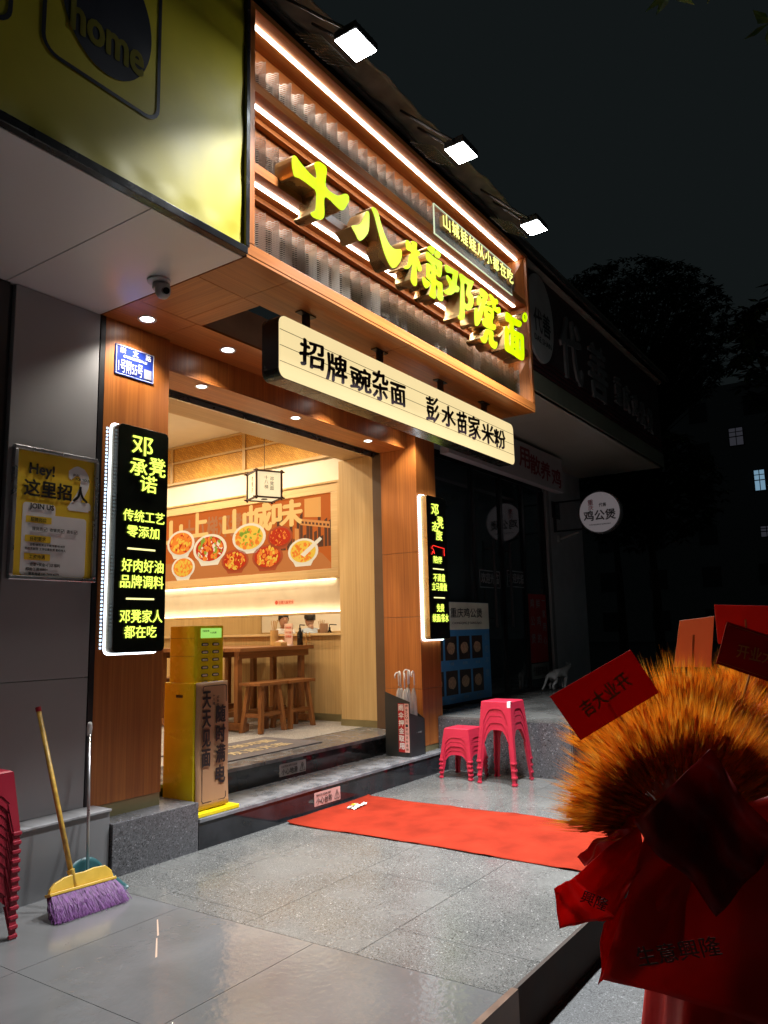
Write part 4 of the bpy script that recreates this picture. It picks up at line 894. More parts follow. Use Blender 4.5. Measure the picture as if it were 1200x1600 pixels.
# ------------------------------------------------ broom and dustpan
t=T('broom','broom with a yellow handle and head and purple bristles leaning on the grey ledge','broom')
bam=mat('bamboo_yellow',(.50,.30,.05),.4,var=.35,scale=30)
bp=Vector((2.285,3.36,.125)); tpb=onY(60,1108,3.645)
d=(tpb-bp)
ob('handle',MB().tube([bp+d*.0,bp+d*.5,tpb],[.0125,.012,.0115],12),bam,t,smooth=True)
ob('end_cap',MB().tube([bp+d*.985,bp+d*1.012],.0135,10),mat('cap_red',(.35,.02,.03),.4),t)
by=mat('broom_yellow',(.60,.38,.05),.4,var=.1,scale=20)
ob('socket',MB().tube([bp-d*.09,bp+d*.06,bp+d*.065],[.017,.017,.02],12),by,t,smooth=True)
def head(s): # outline (x offset, z)
    return [(-.165,0),(.165,0),(.158,.035),(.13,.062),(.07,.065),(.02,.058),(-.03,.060),(-.08,.055),(-.13,.04),(-.155,.02)]
ang=-.05; c_=Vector((2.322,3.335,.103)); hu=Vector((math.cos(ang),math.sin(ang),-.02)).normalized(); hv=Vector((-.03,.32,.947)).normalized()
ob('head',MB().prism(head(1),.022,o=c_-hu.cross(hv)*-.0,u=hu,v=hv),by,t,bevel=.004)
nn=hu.cross(hv).normalized()
ob('head_rim',MB().hexa([c_+hu*-.17+nn*.012-hv*.012,c_+hu*.17+nn*.012-hv*.012,c_+hu*.17-nn*.036-hv*.012,c_+hu*-.17-nn*.036-hv*.012],[c_+hu*-.17+nn*.012+hv*.002,c_+hu*.17+nn*.012+hv*.002,c_+hu*.17-nn*.036+hv*.002,c_+hu*-.17-nn*.036+hv*.002]),by,t,bevel=.003)
mb=MB(); random.seed(9)
for i in range(3400):
    s=random.uniform(-.165,.165); w_=random.uniform(-.032,.008)
    p0=c_+hu*s+nn*w_-hv*.010
    sp=1.06+random.uniform(-.02,.05)
    e=Vector((c_.x+hu.x*s*sp+random.gauss(0,.008)-.003,c_.y+hu.y*s*sp-.052+(w_+.03)*(-1.4)+random.gauss(0,.010),max(.002,.004+abs(random.gauss(0,.006)))))
    m_=(p0+e)/2+Vector((random.gauss(0,.006),random.gauss(0,.006)-.004,random.gauss(0,.004)))
    r=.0011; sx=Vector((r,0,0)); b0=len(mb.v)
    for q,k in ((p0,1),(m_,1),(e,.6)): mb.v+=[tuple(q-sx*k),tuple(q+sx*k+Vector((0,-r,0)))]
    mb.f+=[(b0,b0+1,b0+3,b0+2),(b0+2,b0+3,b0+5,b0+4)]; mb.mi+=[0,0]
ob('bristles',mb,mat('bristle_purple',(.15,.035,.19),.5,var=.35,scale=60,bmp=0),t)['kind']='stuff'
t=T('dustpan','teal plastic dustpan with a long steel handle behind the purple broom','dustpan')
teal=mat('dustpan_teal',(.02,.09,.10),.4)
h0=Vector((2.46,3.50,.09)); h1=onY(140,1140,3.64)
ob('handle',MB().tube([h0,h1],.008,10),steel,t,smooth=True)
ob('grip',MB().tube([h1-Vector((0,0,.03)),h1+Vector((0,0,.01)),h1+Vector((-.01,-.015,.035))],[.012,.014,.011],10),whp,t,smooth=True)
def pan(u,v):
    x=2.33+.27*u; y=3.36+.17*v; e=abs(u-.5)*2
    return (x,y,.004+.012*v+ (.055*max(0,e-.86)/.14)*(.3+.7*v))
ob('tray',MB().grid(pan,24,8),teal,t,smooth=True,solid=.003)
ob('back_wall',MB().grid(lambda u,v:(2.33+.27*u-.0*v,3.53+.012*v-.03*abs(2*u-1)**3,.016+(.125*(1-abs(2*u-1)**2.6)+.02)*v),24,6),teal,t,smooth=True,solid=.003)
# ------------------------------------------------ door mat
t=T('door_mat','grey lettered door mat lying just inside the entrance','door mat')
ob('pile',MB().box(3.98,5.12,4.165,4.82,.3385,.347),mat('mat_grey',(.13,.12,.135),.95,var=.2,scale=60,bmp=.6,bscale=250),t,bevel=.003)
FZ=(Vector((0,0,.3472)),Vector((1,0,0)),Vector((0,1,0)))
text(t,'lettering',[(c,(4.2+i*.16,4.34+i*.16,4.53,4.68)) for i,c in enumerate('十八梯邓面')]+[(c,(4.25+i*.17,4.39+i*.17,4.29,4.44)) for i,c in enumerate('欢迎光临')],FZ,mat('mat_letter',(.50,.40,.25),.9),.0008,.03)
# ------------------------------------------------ tables and wooden stools
def table(y0,label):
    t=T('dining_table',label,'table',group='wooden dining tables along the half wall')
    x0,x1,y1=5.22,6.29,y0+.62
    for i in range(3):
        ya_=y0+i*(y1-y0)/3; ob('plank',MB().box(x0,x1,ya_+.001,ya_+(y1-y0)/3-.001,1.075,1.112),table_w,t,bevel=.003)
    ob('apron',MB().box(x0+.03,x1-.03,y0+.05,y0+.075,1.01,1.074).box(x0+.03,x1-.03,y1-.075,y1-.05,1.01,1.074),table_w,t)
    for x in (x0+.06,x1-.10):
        for y in (y0+.09,y1-.14): ob('leg',MB().box(x,x+.055,y,y+.055,.42,1.074),table_z,t,bevel=.004)
        ob('foot_beam',MB().box(x-.01,x+.065,y0+.0,y1-.0,.35,.42),table_w,t,bevel=.008)
    ob('stretcher',MB().box(x0+.116,x1-.101,y0+.30,y0+.34,.45,.50),table_w,t)
    return t
table(5.22,'wooden dining table nearest the entrance with chopsticks and menu card on it'); table(5.90,'second wooden dining table, behind the nearest one')
def wstool():
    t=T('wooden_stool','x','stool',group='wooden stools at the dining tables')
    ob('seat',MB().box(-.19,.19,-.13,.13,.425,.455),table_w,t,bevel=.004)
    for sx in(-1,1):
        for sy in(-1,1):
            a=Vector((sx*.115,sy*.075,.424)); b_=Vector((sx*.165,sy*.115,0)); q=.021
            ob('leg',MB().hexa([(b_.x-q,b_.y-q,0),(b_.x+q,b_.y-q,0),(b_.x+q,b_.y+q,0),(b_.x-q,b_.y+q,0)],[(a.x-q,a.y-q,.424),(a.x+q,a.y-q,.424),(a.x+q,a.y+q,.424),(a.x-q,a.y+q,.424)]),table_z,t,bevel=.004)
        ob('stretcher',MB().box(sx*.147-.012,sx*.147+.012,-.09,.09,.14,.175),table_w,t)
    ob('stretcher',MB().box(-.135,.135,-.107,-.083,.15,.185).box(-.135,.135,.083,.107,.15,.185),table_w,t)
    return t
w0=wstool()
for i,(x,y,rz,lb_) in enumerate(((5.435,5.13,.03,'wooden stool under the front edge of the nearest table, left of the pair'),(5.84,5.12,-.02,'wooden stool under the front edge of the nearest table, right of the pair'),(5.05,5.55,1.57,'wooden stool at the left end of the nearest table beside the yellow cabinet'),(5.5,6.75,0,'wooden stool behind the second table, left one'),(5.95,6.75,0,'wooden stool behind the second table, right one'))):
    o=w0 if i==0 else copy_tree(w0); place(o,(x,y,.338),rz); o['label']=lb_
TZ=1.1125
bamb=mat('bamboo_cup',(.55,.34,.12),.45,var=.15,scale=15)
t=T('chopstick_holder','bamboo cup of chopsticks on the nearest table','holder')
ob('cup',MB().lathe([(.04,0),(.043,.005),(.043,.16),(.036,.16),(.036,.02)],20,(6.02,5.53,TZ),cap=True),bamb,t,smooth=False)
random.seed(2)
for i in range(7): a=random.uniform(0,6.28); ob('chopstick',MB().tube([(6.02,5.53,TZ+.05),(6.02+.035*math.cos(a),5.53+.035*math.sin(a),TZ+.25+random.uniform(0,.02))],.0035,5),bamb,t)
t=T('menu_card','pink standing menu card on the nearest table','menu card')
ob('card',MB().box(6.11,6.12,5.36,5.47,TZ+.01,TZ+.225),mat('card_pink',(.72,.50,.40),.5),t,bevel=.001); ob('foot',MB().box(6.09,6.14,5.37,5.46,TZ,TZ+.01),whp,t)
text(t,'lettering',[('扫码点餐',(-5.455,-5.375,TZ+.17,TZ+.2)),('十八梯',(-5.455,-5.375,TZ+.12,TZ+.145)),('邓凳面',(-5.455,-5.375,TZ+.08,TZ+.105))],xfr(6.11),mat('sticker_red',(.65,.09,.05),.5),.0005,.01)
t=T('tissue_box','small pale bamboo tissue box on the nearest table','tissue box')
ob('box',MB().box(5.90,6.0,5.33,5.43,TZ,TZ+.035),bamb,t,bevel=.004); ob('tissue',MB().grid(lambda u,v:(5.91+.08*u,5.34+.08*v,TZ+.037+.02*math.sin(u*3.1)*math.sin(v*3.1)+.008*random.random()),5,5),pk,t)
t=T('vinegar_bottle','black pump bottle on the nearest table','bottle')
ob('body',MB().lathe([(.03,0),(.03,.12),(.012,.15),(.012,.18)],16,(6.16,5.30,TZ)),mat('bottle_black',(.01,.01,.01),.15),t,smooth=True); ob('pump',MB().tube([(6.16,5.30,TZ+.18),(6.16,5.30,TZ+.21),(6.14,5.22,TZ+.205)],.006,8),dark,t)
t=T('condiment_rack','small wooden condiment rack at the right end of the nearest table','rack')
for x in (6.18,6.24):
    for y in (5.235,5.28): ob('post',MB().box(x,x+.008,y,y+.008,TZ,TZ+.13),bamb,t)
ob('tray',MB().box(6.175,6.255,5.23,5.29,TZ+.03,TZ+.038),bamb,t); ob('tray',MB().box(6.175,6.255,5.23,5.29,TZ+.085,TZ+.092),bamb,t)
# ------------------------------------------------ lantern
t=T('square_lantern','square paper lantern with dark wood frame hanging in front of the food poster','lantern',loc=(0,0,0))
pap=emis('lantern_paper',(1,.86,.52),.8); drk=mat('dark_walnut',(.06,.022,.015),.5)
w_=.125
ob('paper_panel',MB().box(-w_+.006,w_-.006,-w_+.006,w_-.006,-w_+.004,w_),pap,t)
mb=MB(); e=w_
for sx in(-1,1):
    for sy in(-1,1): mb.box(sx*e-.008,sx*e+.008,sy*e-.008,sy*e+.008,-e-.02,e+.02)
for z in(-e,e):
    for s in(-1,1): mb.box(-e-.03,e+.03,s*e-.0072,s*e+.0072,z-.0072,z+.0072); mb.box(s*e-.0068,s*e+.0068,-e-.03,e+.03,z-.0076,z+.0076)
ob('frame',mb,drk,t)
q=onY(413,760,5.0)
ob('cord',MB().tube([(0,0,e),(0,0,3.60-q.z)],.003,5),dark,t); ob('socket',MB().lathe([(.03,-.006),(.03,0)],14,(0,0,-w_+.003)),dark,t)
text(t,'lettering',[(c,(-.045,-.005,.045-i*.045,.085-i*.045)) for i,c in enumerate('十八梯')]+[(c,(.01,.05,.035-i*.045,.075-i*.045)) for i,c in enumerate('邓凳面')],(Vector((0,-w_+.006,0)),Vector((1,0,0)),Vector((0,0,1))),mat('brown_print',(.16,.09,.04),.6),.0005,.0)
text(t,'lettering',[(c,(-.03,.03,.04-i*.055,.09-i*.055)) for i,c in enumerate('老重庆')],(Vector((-w_+.006,0,0)),Vector((0,-1,0)),Vector((0,0,1))),mat('brown_print',(.16,.09,.04),.6),.0005,.0)
place(t,tuple(q),R(-26))
# ------------------------------------------------ diners (seen in the mirror)
skin=mat('skin_tone',(.50,.29,.20),.5,bmp=0); hair=mat('black_hair',(.012,.010,.010),.5,var=.3,scale=80)
def skinned(name,verts,edges,radii,m,parent,sub=2):
    me=bpy.data.meshes.new(name); me.from_pydata(verts,edges,[]); me.materials.append(m)
    o=bpy.data.objects.new(name,me); C.objects.link(o); o.parent=parent
    if parent: o.location=-org(parent)
    sk=o.modifiers.new('sk','SKIN'); 
    for i,r in enumerate(radii): me.skin_vertices[0].data[i].radius=(r,r) if not hasattr(r,'__len__') else r
    me.skin_vertices[0].data[0].use_root=True
    sk.use_smooth_shade=True
    ss=o.modifiers.new('ss','SUBSURF'); ss.levels=sub; ss.render_levels=sub
    return o
def diner(label,loc,rz,shirt,lean):
    t=T('person',label,'person')
    # seated, facing +x locally; floor z=0
    V=[(0,0,.50),(.02+lean*.3,0,.72),(.05+lean,0,.98),(.06+lean,0,1.06),
       (.05+lean,.17,.99),(.12+lean,.22,.76),(.34+lean,.12,.76),
       (.05+lean,-.17,.99),(.12+lean,-.22,.76),(.34+lean,-.12,.76),
       (.20,.10,.50),(.42,.11,.49),(.42,.11,.25),(.42,.11,.06),(.54,.11,.04),
       (.20,-.10,.50),(.42,-.11,.49),(.42,-.11,.25),(.42,-.11,.06),(.54,-.11,.04)]
    Ed=[(0,1),(1,2),(2,3),(2,4),(4,5),(5,6),(2,7),(7,8),(8,9),(0,10),(10,11),(11,12),(12,13),(13,14),(0,15),(15,16),(16,17),(17,18),(18,19)]
    Rr=[(.14,.17),(.13,.16),(.12,.16),.055,.065,.048,.033,.065,.048,.033,.085,.075,.05,.04,.035,.085,.075,.05,.04,.035]
    skinned('body',V,Ed,Rr,shirt,t)
    hx=.09+lean; hz=1.20
    def hd(a,s): return 1
    mb=MB(); prof=[(.005,-.125),(.04,-.118),(.058,-.09),(.068,-.05),(.075,0),(.078,.04),(.070,.085),(.045,.115),(.005,.125)]
    mb.lathe(prof,20,(0,0,0),fn=lambda a,s:1+.16*abs(math.cos(a))-.02)
    mb.v=[(hx+x+(.012 if x>0 and abs(y)<.02 and -.03<z<.0 else 0),y,hz+z) for x,y,z in mb.v]
    hdo=ob('head',mb,skin,t,smooth=True)
    ob('neck',MB().tube([(.055+lean,0,1.02),(.075+lean,0,1.13)],.047,12),skin,t,smooth=True)
    for s in(-1,1): ob('ear',MB().lathe([(.004,-.028),(.012,-.015),(.012,.015),(.004,.028)],8,(hx-.005,s*.078,hz-.01)),skin,hdo,smooth=True)
    ob('nose',MB().tube([(hx+.082,0,hz+.02),(hx+.10,0,hz-.025),(hx+.08,0,hz-.035)],[.006,.011,.006],8),skin,hdo,smooth=True)
    for s in(-1,1): ob('eye',MB().lathe([(.002,-.007),(.010,0),(.002,.007)],8,(hx+.078,s*.03,hz+.015)),hair,hdo)
    ob('mouth',MB().box(hx+.078,hx+.083,-.022,.022,hz-.065,hz-.058),mat('lip',(.35,.10,.09),.5),hdo)
    mb=MB(); random.seed(3)
    for j in range(9):
        for k in range(24):
            a=2*math.pi*k/24; th=j/8*1.95; r=.094+.004*random.random(); front=math.cos(a)
            zz=math.cos(th*(1-.32*max(0,front))); rr=math.sin(th*(1-.32*max(0,front)))
            mb.v.append((hx-.008+r*1.04*rr*math.cos(a),.9*r*rr*math.sin(a),hz+.018+.122*zz))
    for j in range(8):
        for k in range(24): mb.f.append((j*24+k,j*24+(k+1)%24,(j+1)*24+(k+1)%24,(j+1)*24+k)); mb.mi.append(0)
    ob('hair',mb,hair,t,smooth=True,solid=.008)
    for s in(-1,1):
        P0=Vector((.34+lean,s*.12,.77)); ob('forearm',MB().tube([P0-Vector((.05,0,0)),P0+Vector((.10,-s*.03,.03))],[.033,.026],10),skin,t,smooth=True)
        hb_=P0+Vector((.10,-s*.03,.03)); hn=ob('hand',MB().tube([hb_,hb_+Vector((.04,0,.005)),hb_+Vector((.08,0,0))],[.024,.034,.028],10),skin,t,smooth=True)
        for f in range(4): ob('finger',MB().tube([hb_+Vector((.075,(f-1.5)*.016,0)),hb_+Vector((.11+.004*(f in(1,2)),(f-1.5)*.017,-.004)),hb_+Vector((.125+.006*(f in(1,2)),(f-1.5)*.017,-.024))],[.009,.008,.006],6),skin,hn,smooth=True)
        ob('finger',MB().tube([hb_+Vector((.02,-s*.022,0)),hb_+Vector((.055,-s*.045,0)),hb_+Vector((.08,-s*.042,-.01))],[.011,.009,.007],6),skin,hn,smooth=True)
    place(t,loc,rz); t.scale=(.92,.92,.92)
    return t
diner('diner with black hair in a white shirt, reflected in the mirror behind the menu card',(3.62,8.30,.338),R(-60),mat('shirt_white',(.62,.62,.62),.8),.04)
diner('man in a pale grey blue shirt reflected in the mirror at the right end',(3.78,7.45,.338),R(100),mat('shirt_blue',(.36,.42,.50),.8),.08)
o=copy_tree(w0); place(o,(3.62,8.30,.338),.2); o['label']='wooden stool under the diner in the white shirt'
o=copy_tree(w0); place(o,(3.78,7.45,.338),.1); o['label']='wooden stool under the man in the grey blue shirt'
t2=table(7.60,'wooden dining table between the two diners at the far left of the room'); 
for c in kids(t2): c.location.x-=2.05

# ------------------------------------------------ neighbouring shop
nb=S('neighbour_platform',MB().box(6.215,13,2.44,4.6,-.19,.432),mat('grout4',(.05,.05,.05),.9))
ob('side_slab',MB().box(6.20,6.2145,2.435,3.688,.001,.446),terr_d,nb); ob('front_slab',MB().box(6.2155,13,2.425,2.44,-.19,.446),terr_d,nb)
for j,(ya_,yb_) in enumerate(((2.425,3.05),(3.053,3.685))):
    x=6.205
    while x<12.9: ob('tile',MB().box(x,x+1.197,ya_,yb_,.447,.462),terr,nb); x+=1.2
x=6.30
while x<12.9: ob('tile',MB().box(x,x+1.197,3.692,4.3,.447,.462),terr,nb); x+=1.2
GY=4.0
gl,gt_,gb_=nodes('dark_shop_glass'); gb_.inputs['Base Color'].default_value=(.03,.042,.047,1); gb_.inputs['Roughness'].default_value=.04; gb_.inputs['Alpha'].default_value=.86; gb_.inputs['Specular IOR Level'].default_value=.6
gf=T('glass_storefront','dark closed glass shop front with black frames and long vertical door handles','shop front')
mull=mat('black_door_frame',(.015,.015,.017),.35,.3)
xs=[6.30]+[onY(px,900,GY).x for px in (741,785,819)]+[9.62]
ob('frame',MB().box(6.30,9.62,GY-.02,GY+.04,3.04,3.12).box(6.30,9.62,GY-.02,GY+.04,.462,.50),mull,gf)
for x in xs[1:]: ob('mullion',MB().box(x-.03,x+.03,GY-.025,GY+.045,.50,3.04),mull,gf)
for a,b_ in zip(xs,xs[1:]): ob('pane',MB().box(a+.031,b_-.031,GY,GY+.008,.501,3.039),gl,gf)
for px in (772,797):
    x=onY(px,900,GY-.06).x; ob('handle',MB().tube([(x,GY-.07,1.25),(x,GY-.07,2.25)],.018,8).tube([(x,GY-.07,2.15),(x,GY,2.15)],.01,6).tube([(x,GY-.07,1.35),(x,GY,1.35)],.01,6),dark,gf)
grp=mat('faded_white_print',(.30,.30,.31),.6)
for px in (767,808):
    p0=onY(px,905,GY-.012); 
    ob('notice_border',MB().box(p0.x-.26,p0.x+.26,GY-.0032,GY-.002,p0.z-.10,p0.z-.09).box(p0.x-.26,p0.x+.26,GY-.0032,GY-.002,p0.z+.09,p0.z+.10).box(p0.x-.26,p0.x-.25,GY-.0032,GY-.002,p0.z-.089,p0.z+.089).box(p0.x+.25,p0.x+.26,GY-.0032,GY-.002,p0.z-.089,p0.z+.089),grp,gf)
    text(gf,'lettering',[('欢迎光临',(p0.x-.22,p0.x+.22,p0.z-.05,p0.z+.07))],yfr(GY-.002),grp,.0006,.02,keep=False)
# interior darkness of the neighbour
S('neighbour_interior',MB().box(6.62,12,4.9,5.0,.3,3.5),mat('dark_interior',(.14,.145,.15),.8,var=.4))
S('neighbour_floor',MB().box(6.62,12,4.31,4.89,.30,.455),mat('dark_floor',(.10,.10,.10),.6))
# blue menu panel
t=T('menu_board','blue and cream menu panel of dish photos standing against the dark shop glass','menu panel')
bx0,bx1,bz0,bz1=6.42,7.78,.50,1.52; by_=3.93
ob('backing',MB().box(bx0,bx1,by_,by_+.012,bz0,bz1),mat('menu_blue',(.06,.26,.55),.5,var=.08),t)
ob('header',MB().box(bx0,bx1,by_-.0015,by_-.0003,1.235,bz1-.002),mat('menu_cream',(.72,.72,.6),.5),t)
text(t,'lettering',[('重庆鸡公煲',(6.92,7.62,1.36,1.46)),('CHONGQING JI GONG BAO',(6.95,7.60,1.285,1.315))],yfr(by_-.0015),black_p,.0006,.02,keep=False)
random.seed(8)
for r in range(2):
    for c in range(4):
        xc=6.62+c*.285; zt=1.17-r*.345
        p_=ob('dish_photo',MB().box(xc-.115,xc+.125,by_-.0015,by_-.0003,zt-.24,zt),mat('photo_brown',(.045,.028,.022),.5,var=.5,scale=30),t)
        ob('dish',MB().prism([(xc+.005+.075*math.cos(a*.449)*(1+.15*random.random()),zt-.12+.055*math.sin(a*.449)*(1+.2*random.random())) for a in range(14)],.0006,o=(0,by_-.0018,0)),mat('dish_tan',(.45,.27,.16),.6,var=.4,scale=60),p_)
        text(t,'lettering',[(['鸡公煲','牛肉煲','排骨煲','鱼头煲'][c],(xc-.05,xc+.06,zt-.295,zt-.262))],yfr(by_-.0005),mat('menu_pale',(.2,.35,.5),.6),.0005,.01)
text(t,'lettering',[(c,(7.66,7.74,1.10-i*.13,1.20-i*.13)) for i,c in enumerate('好吃不贵')],yfr(by_-.0005),mat('menu_pale',(.2,.35,.5),.6),.0005,.0)
# red banner inside the far door
t=T('red_notice','dark red vertical notice with faded characters behind the far glass door','notice')
a=onY(835,947,4.03); b_=onY(868,947,4.03); 
ob('sheet',MB().box(9.0,9.56,3.9855,3.9865,.80,1.66),mat('notice_red',(.35,.02,.02),.6),t)
ob('label_strip',MB().box(9.0,9.56,3.9855,3.9865,.60,.79),mat('notice_pale',(.20,.22,.20),.6),t)
text(t,'lettering',[(c,(9.42,9.53,1.53-i*.17,1.63-i*.17)) for i,c in enumerate('一家用心')]+[(c,(9.23,9.37,1.48-i*.22,1.60-i*.22)) for i,c in enumerate('鲜鸡的')]+[(c,(9.04,9.18,1.48-i*.22,1.60-i*.22)) for i,c in enumerate('鸡公煲')],yfr(3.9855),grp,.0006,.01)
text(t,'lettering',[('代善重庆鸡公煲',(9.05,9.5,.64,.75))],yfr(3.9855),black_p,.0006,.02,keep=False)
# wall right of the glass
nw=S('neighbour_wall',MB().box(9.66,11.05,3.97,4.6,.3,3.45),mat('neighbour_plaster',(.46,.47,.49),.5,var=.1))
ob('door_jamb',MB().box(9.63,9.72,3.93,3.968,.462,3.10),mat('jamb_white',(.22,.22,.22),.5),nw)
ob('header',MB().box(6.30,9.70,3.985,4.05,3.121,3.45),mat('neighbour_plaster',(.46,.47,.49),.5),nw)
# sign board over the door
t=T('door_header_sign','grey box sign with dark red characters above the dark glass doors','sign')
ob('box',MB().box(6.42,9.42,3.60,3.70,2.955,3.40),mat('header_grey',(.42,.39,.40),.5,var=.05),t,bevel=.004)
ob('support',MB().box(6.5,9.3,3.701,3.98,3.38,3.40),dark,t)
cm_=mat('maroon_print',(.20,.02,.03),.6)
for ch,px in (('用',819),('散',836),('养',852),('鸡',869)):
    c=onY(px,{819:715,836:727,852:736,869:747}[px],3.6); w2=.13
    text(t,'character',[(ch,(c.x-w2*1.15,c.x+w2*1.15,c.z-.115,c.z+.115))],yfr(3.5995),cm_,.002,.035,keep=False)
for ch,x in (('专',7.15),('选',6.75)): text(t,'character',[(ch,(x-.14,x+.14,3.07,3.30))],yfr(3.5995),cm_,.002,.035,keep=False)
# neighbour soffit + fascia
ns_=S('neighbour_soffit',MB().box(6.30,11.1,2.78,4.6,3.462,3.55),mat('dark_core',(.02,.02,.02),.9))
for a,b_ in ((6.30,7.6),(7.603,9.0),(9.003,10.1),(10.103,11.1)): ob('panel',MB().box(a,b_,2.74,3.98,3.451,3.461),mat('soffit_cream',(.45,.43,.36),.4,.1,var=.04),ns_)
t=T('neighbour_sign','unlit dark fascia sign with large grey characters and white oval beside the orange sign','shop sign')
ob('band',MB().box(6.25,11.1,2.725,2.775,3.451,3.64),mat('fascia_pale',(.24,.25,.18),.5,var=.2,scale=2),t)
ob('board',MB().box(6.25,11.1,2.735,2.80,3.641,4.68),mat('fascia_dark',(.055,.035,.035),.6,var=.3),t)
for i in range(4): ob('stripe',MB().box(6.25,11.1,2.725,2.734,3.66+i*.05,3.68+i*.05),mat('fascia_stripe',(.10,.02,.025),.5),t)
ob('cornice',MB().box(6.25,11.15,2.615,2.80,4.736,4.80).box(6.25,11.12,2.66,2.79,4.681,4.683),mat('cornice_tan',(.32,.28,.22),.7),t)
oc=onY(845,497,2.70); 
dz=.42
ov=ob('oval_disc',MB().prism([(oc.x+.33*math.cos(a*math.pi/24),oc.z+.45*math.sin(a*math.pi/24)) for a in range(48)],.02,o=(0,2.705,0)),mat('oval_white',(.42,.42,.40),.5),t)
text(ov,'lettering',[('代善',(oc.x-.17,oc.x+.24,oc.z-.16,oc.z+.08)),('DAE SHAN',(oc.x-.17,oc.x+.24,oc.z-.26,oc.z-.20))],yfr(2.7045),black_p,.001,.02,keep=False)
gch=mat('unlit_character',(.20,.20,.20),.5)
for ch,px,py,w2,h2 in (('代',893,548,.30,.34),('善',935,583,.30,.33),('重',966,610,.12,.17),('庆',980,623,.12,.17),('鸡',993,636,.12,.17),('公',1005,648,.12,.17),('煲',1016,658,.12,.17)):
    c=onY(px,py,2.71); text(t,'character',[(ch,(c.x-w2,c.x+w2,c.z-h2,c.z+h2))],yfr(2.734),gch,.03,.02,keep=False)
# round blade sign
t=T('round_sign','round white projecting sign with black and red characters beyond the dark shop','sign')
xr=9.9; a=onX(903,800,xr); b_=onX(970,800,xr); rc=onX(936.5,800,xr); rr=abs(a.y-b_.y)/2; hh=abs(onX(936,767,xr).z-onX(936,834,xr).z)/2
cir=lambda f:[(-rc.y+rr*f*math.cos(k*math.pi/24),rc.z+hh*f*math.sin(k*math.pi/24)) for k in range(48)]
ob('case',MB().prism(cir(1),.10,o=(xr,0,0),u=(0,-1,0)),mat('sign_case',(.18,.17,.17),.5),t,bevel=.004)
rf=ob('face_panel',MB().prism(cir(.94),.004,o=(xr-.0005,0,0),u=(0,-1,0)),emis('sign_face_dim',(.62,.55,.58),.15),t)
ob('rim_line',MB().prism(cir(.97),.003,o=(xr-.0002,0,0),u=(0,-1,0)),black_p,t)
U=-rc.y
text(rf,'lettering',[('鸡公煲',(U-rr*.74,U+rr*.74,rc.z-hh*.38,rc.z+hh*.10)),('CHONGQING JI GONG BAO',(U-rr*.5,U+rr*.5,rc.z-hh*.62,rc.z-hh*.54)),('代善',(U+rr*.0,U+rr*.34,rc.z+hh*.24,rc.z+hh*.42))],xfr(xr-.004),black_p,.001,.03,keep=False)
text(rf,'lettering',[('重',(U-rr*.52,U-rr*.26,rc.z+hh*.36,rc.z+hh*.62)),('庆',(U-rr*.50,U-rr*.26,rc.z+hh*.12,rc.z+hh*.34))],xfr(xr-.004),mat('sign_red',(.45,.02,.03),.5),.001,.02,keep=False)
yy=rc.y+rr
ob('bracket',MB().box(xr+.04,xr+.06,yy-.02,3.97,rc.z+.19,rc.z+.21).box(xr+.04,xr+.06,yy-.02,3.97,rc.z-.21,rc.z-.19).box(xr+.04,xr+.06,3.93,3.969,rc.z-.189,rc.z+.189),dark,t)
t=T('wall_spotlight','small pale security sensor on a stalk below the round sign bracket','sensor')
q=onY(872,843,3.96); ob('base',MB().box(q.x-.04,q.x+.04,3.92,3.969,q.z-.04,q.z+.05),mat('sensor_white',(.35,.35,.33),.5),t,bevel=.005); ob('arm',MB().tube([(q.x,3.93,q.z),(q.x+.05,3.80,q.z+.05),(q.x+.1,3.70,q.z+.09)],.018,8),mat('sensor_white',(.35,.35,.33),.5),t)
t=T('number_plate','small dark blue plate on the wall under the bracket of the round sign','plate')
q=onY(869,796,3.96); ob('plate',MB().box(q.x-.14,q.x+.14,3.964,3.9695,q.z-.13,q.z+.10),mat('plate_dark',(.02,.022,.04),.4),t)
text(t,'lettering',[('崇文路',(q.x-.10,q.x+.10,q.z+.02,q.z+.07)),('1号附54号',(q.x-.11,q.x+.11,q.z-.09,q.z-.02))],yfr(3.964),mat('grey_print',(.2,.2,.2),.5,bmp=0),.0006,.0)
# ------------------------------------------------ cat
t=T('cat','small white cat walking away along the terrazzo ledge by the dark shop','cat')
fur=mat('white_fur',(.42,.42,.41),.9,var=.1,scale=60,bmp=.4,bscale=200)
V=[(0,0,.20),(.09,0,.205),(.17,0,.21),(.22,0,.25),(.27,0,.275),(.315,0,.265),
   (-.08,0,.20),(-.15,.0,.16),(-.21,0,.06),(-.25,0,.02),
   (.17,.035,.15),(.175,.04,.08),(.19,.04,.012),(.17,-.035,.15),(.14,-.04,.08),(.13,-.04,.012),
   (-.05,.04,.15),(.0,.045,.11),(-.06,.045,.06),(-.04,.045,.012),(-.05,-.04,.15),(-.03,-.045,.11),(-.10,-.045,.06),(-.09,-.045,.012)]
Ed=[(0,1),(1,2),(2,3),(3,4),(4,5),(0,6),(6,7),(7,8),(8,9),(2,10),(10,11),(11,12),(2,13),(13,14),(14,15),(6,16),(16,17),(17,18),(18,19),(6,20),(20,21),(21,22),(22,23)]
Rr=[.052,.05,.05,.036,.043,.020,.048,.016,.013,.009,.026,.016,.015,.026,.016,.015,.036,.024,.015,.016,.036,.024,.015,.016]
skinned('body',V,Ed,Rr,fur,t)
for s in(-1,1): ob('ear',MB().add([(.262,s*.012,.305),(.268,s*.038,.295),(.258,s*.030,.345),(.254,s*.024,.303)],[(0,1,2),(1,3,2),(3,0,2),(0,3,1)]),fur,t)
q=onZ(866,1078,.462); place(t,(q.x,q.y-.02,.463),R(-18))
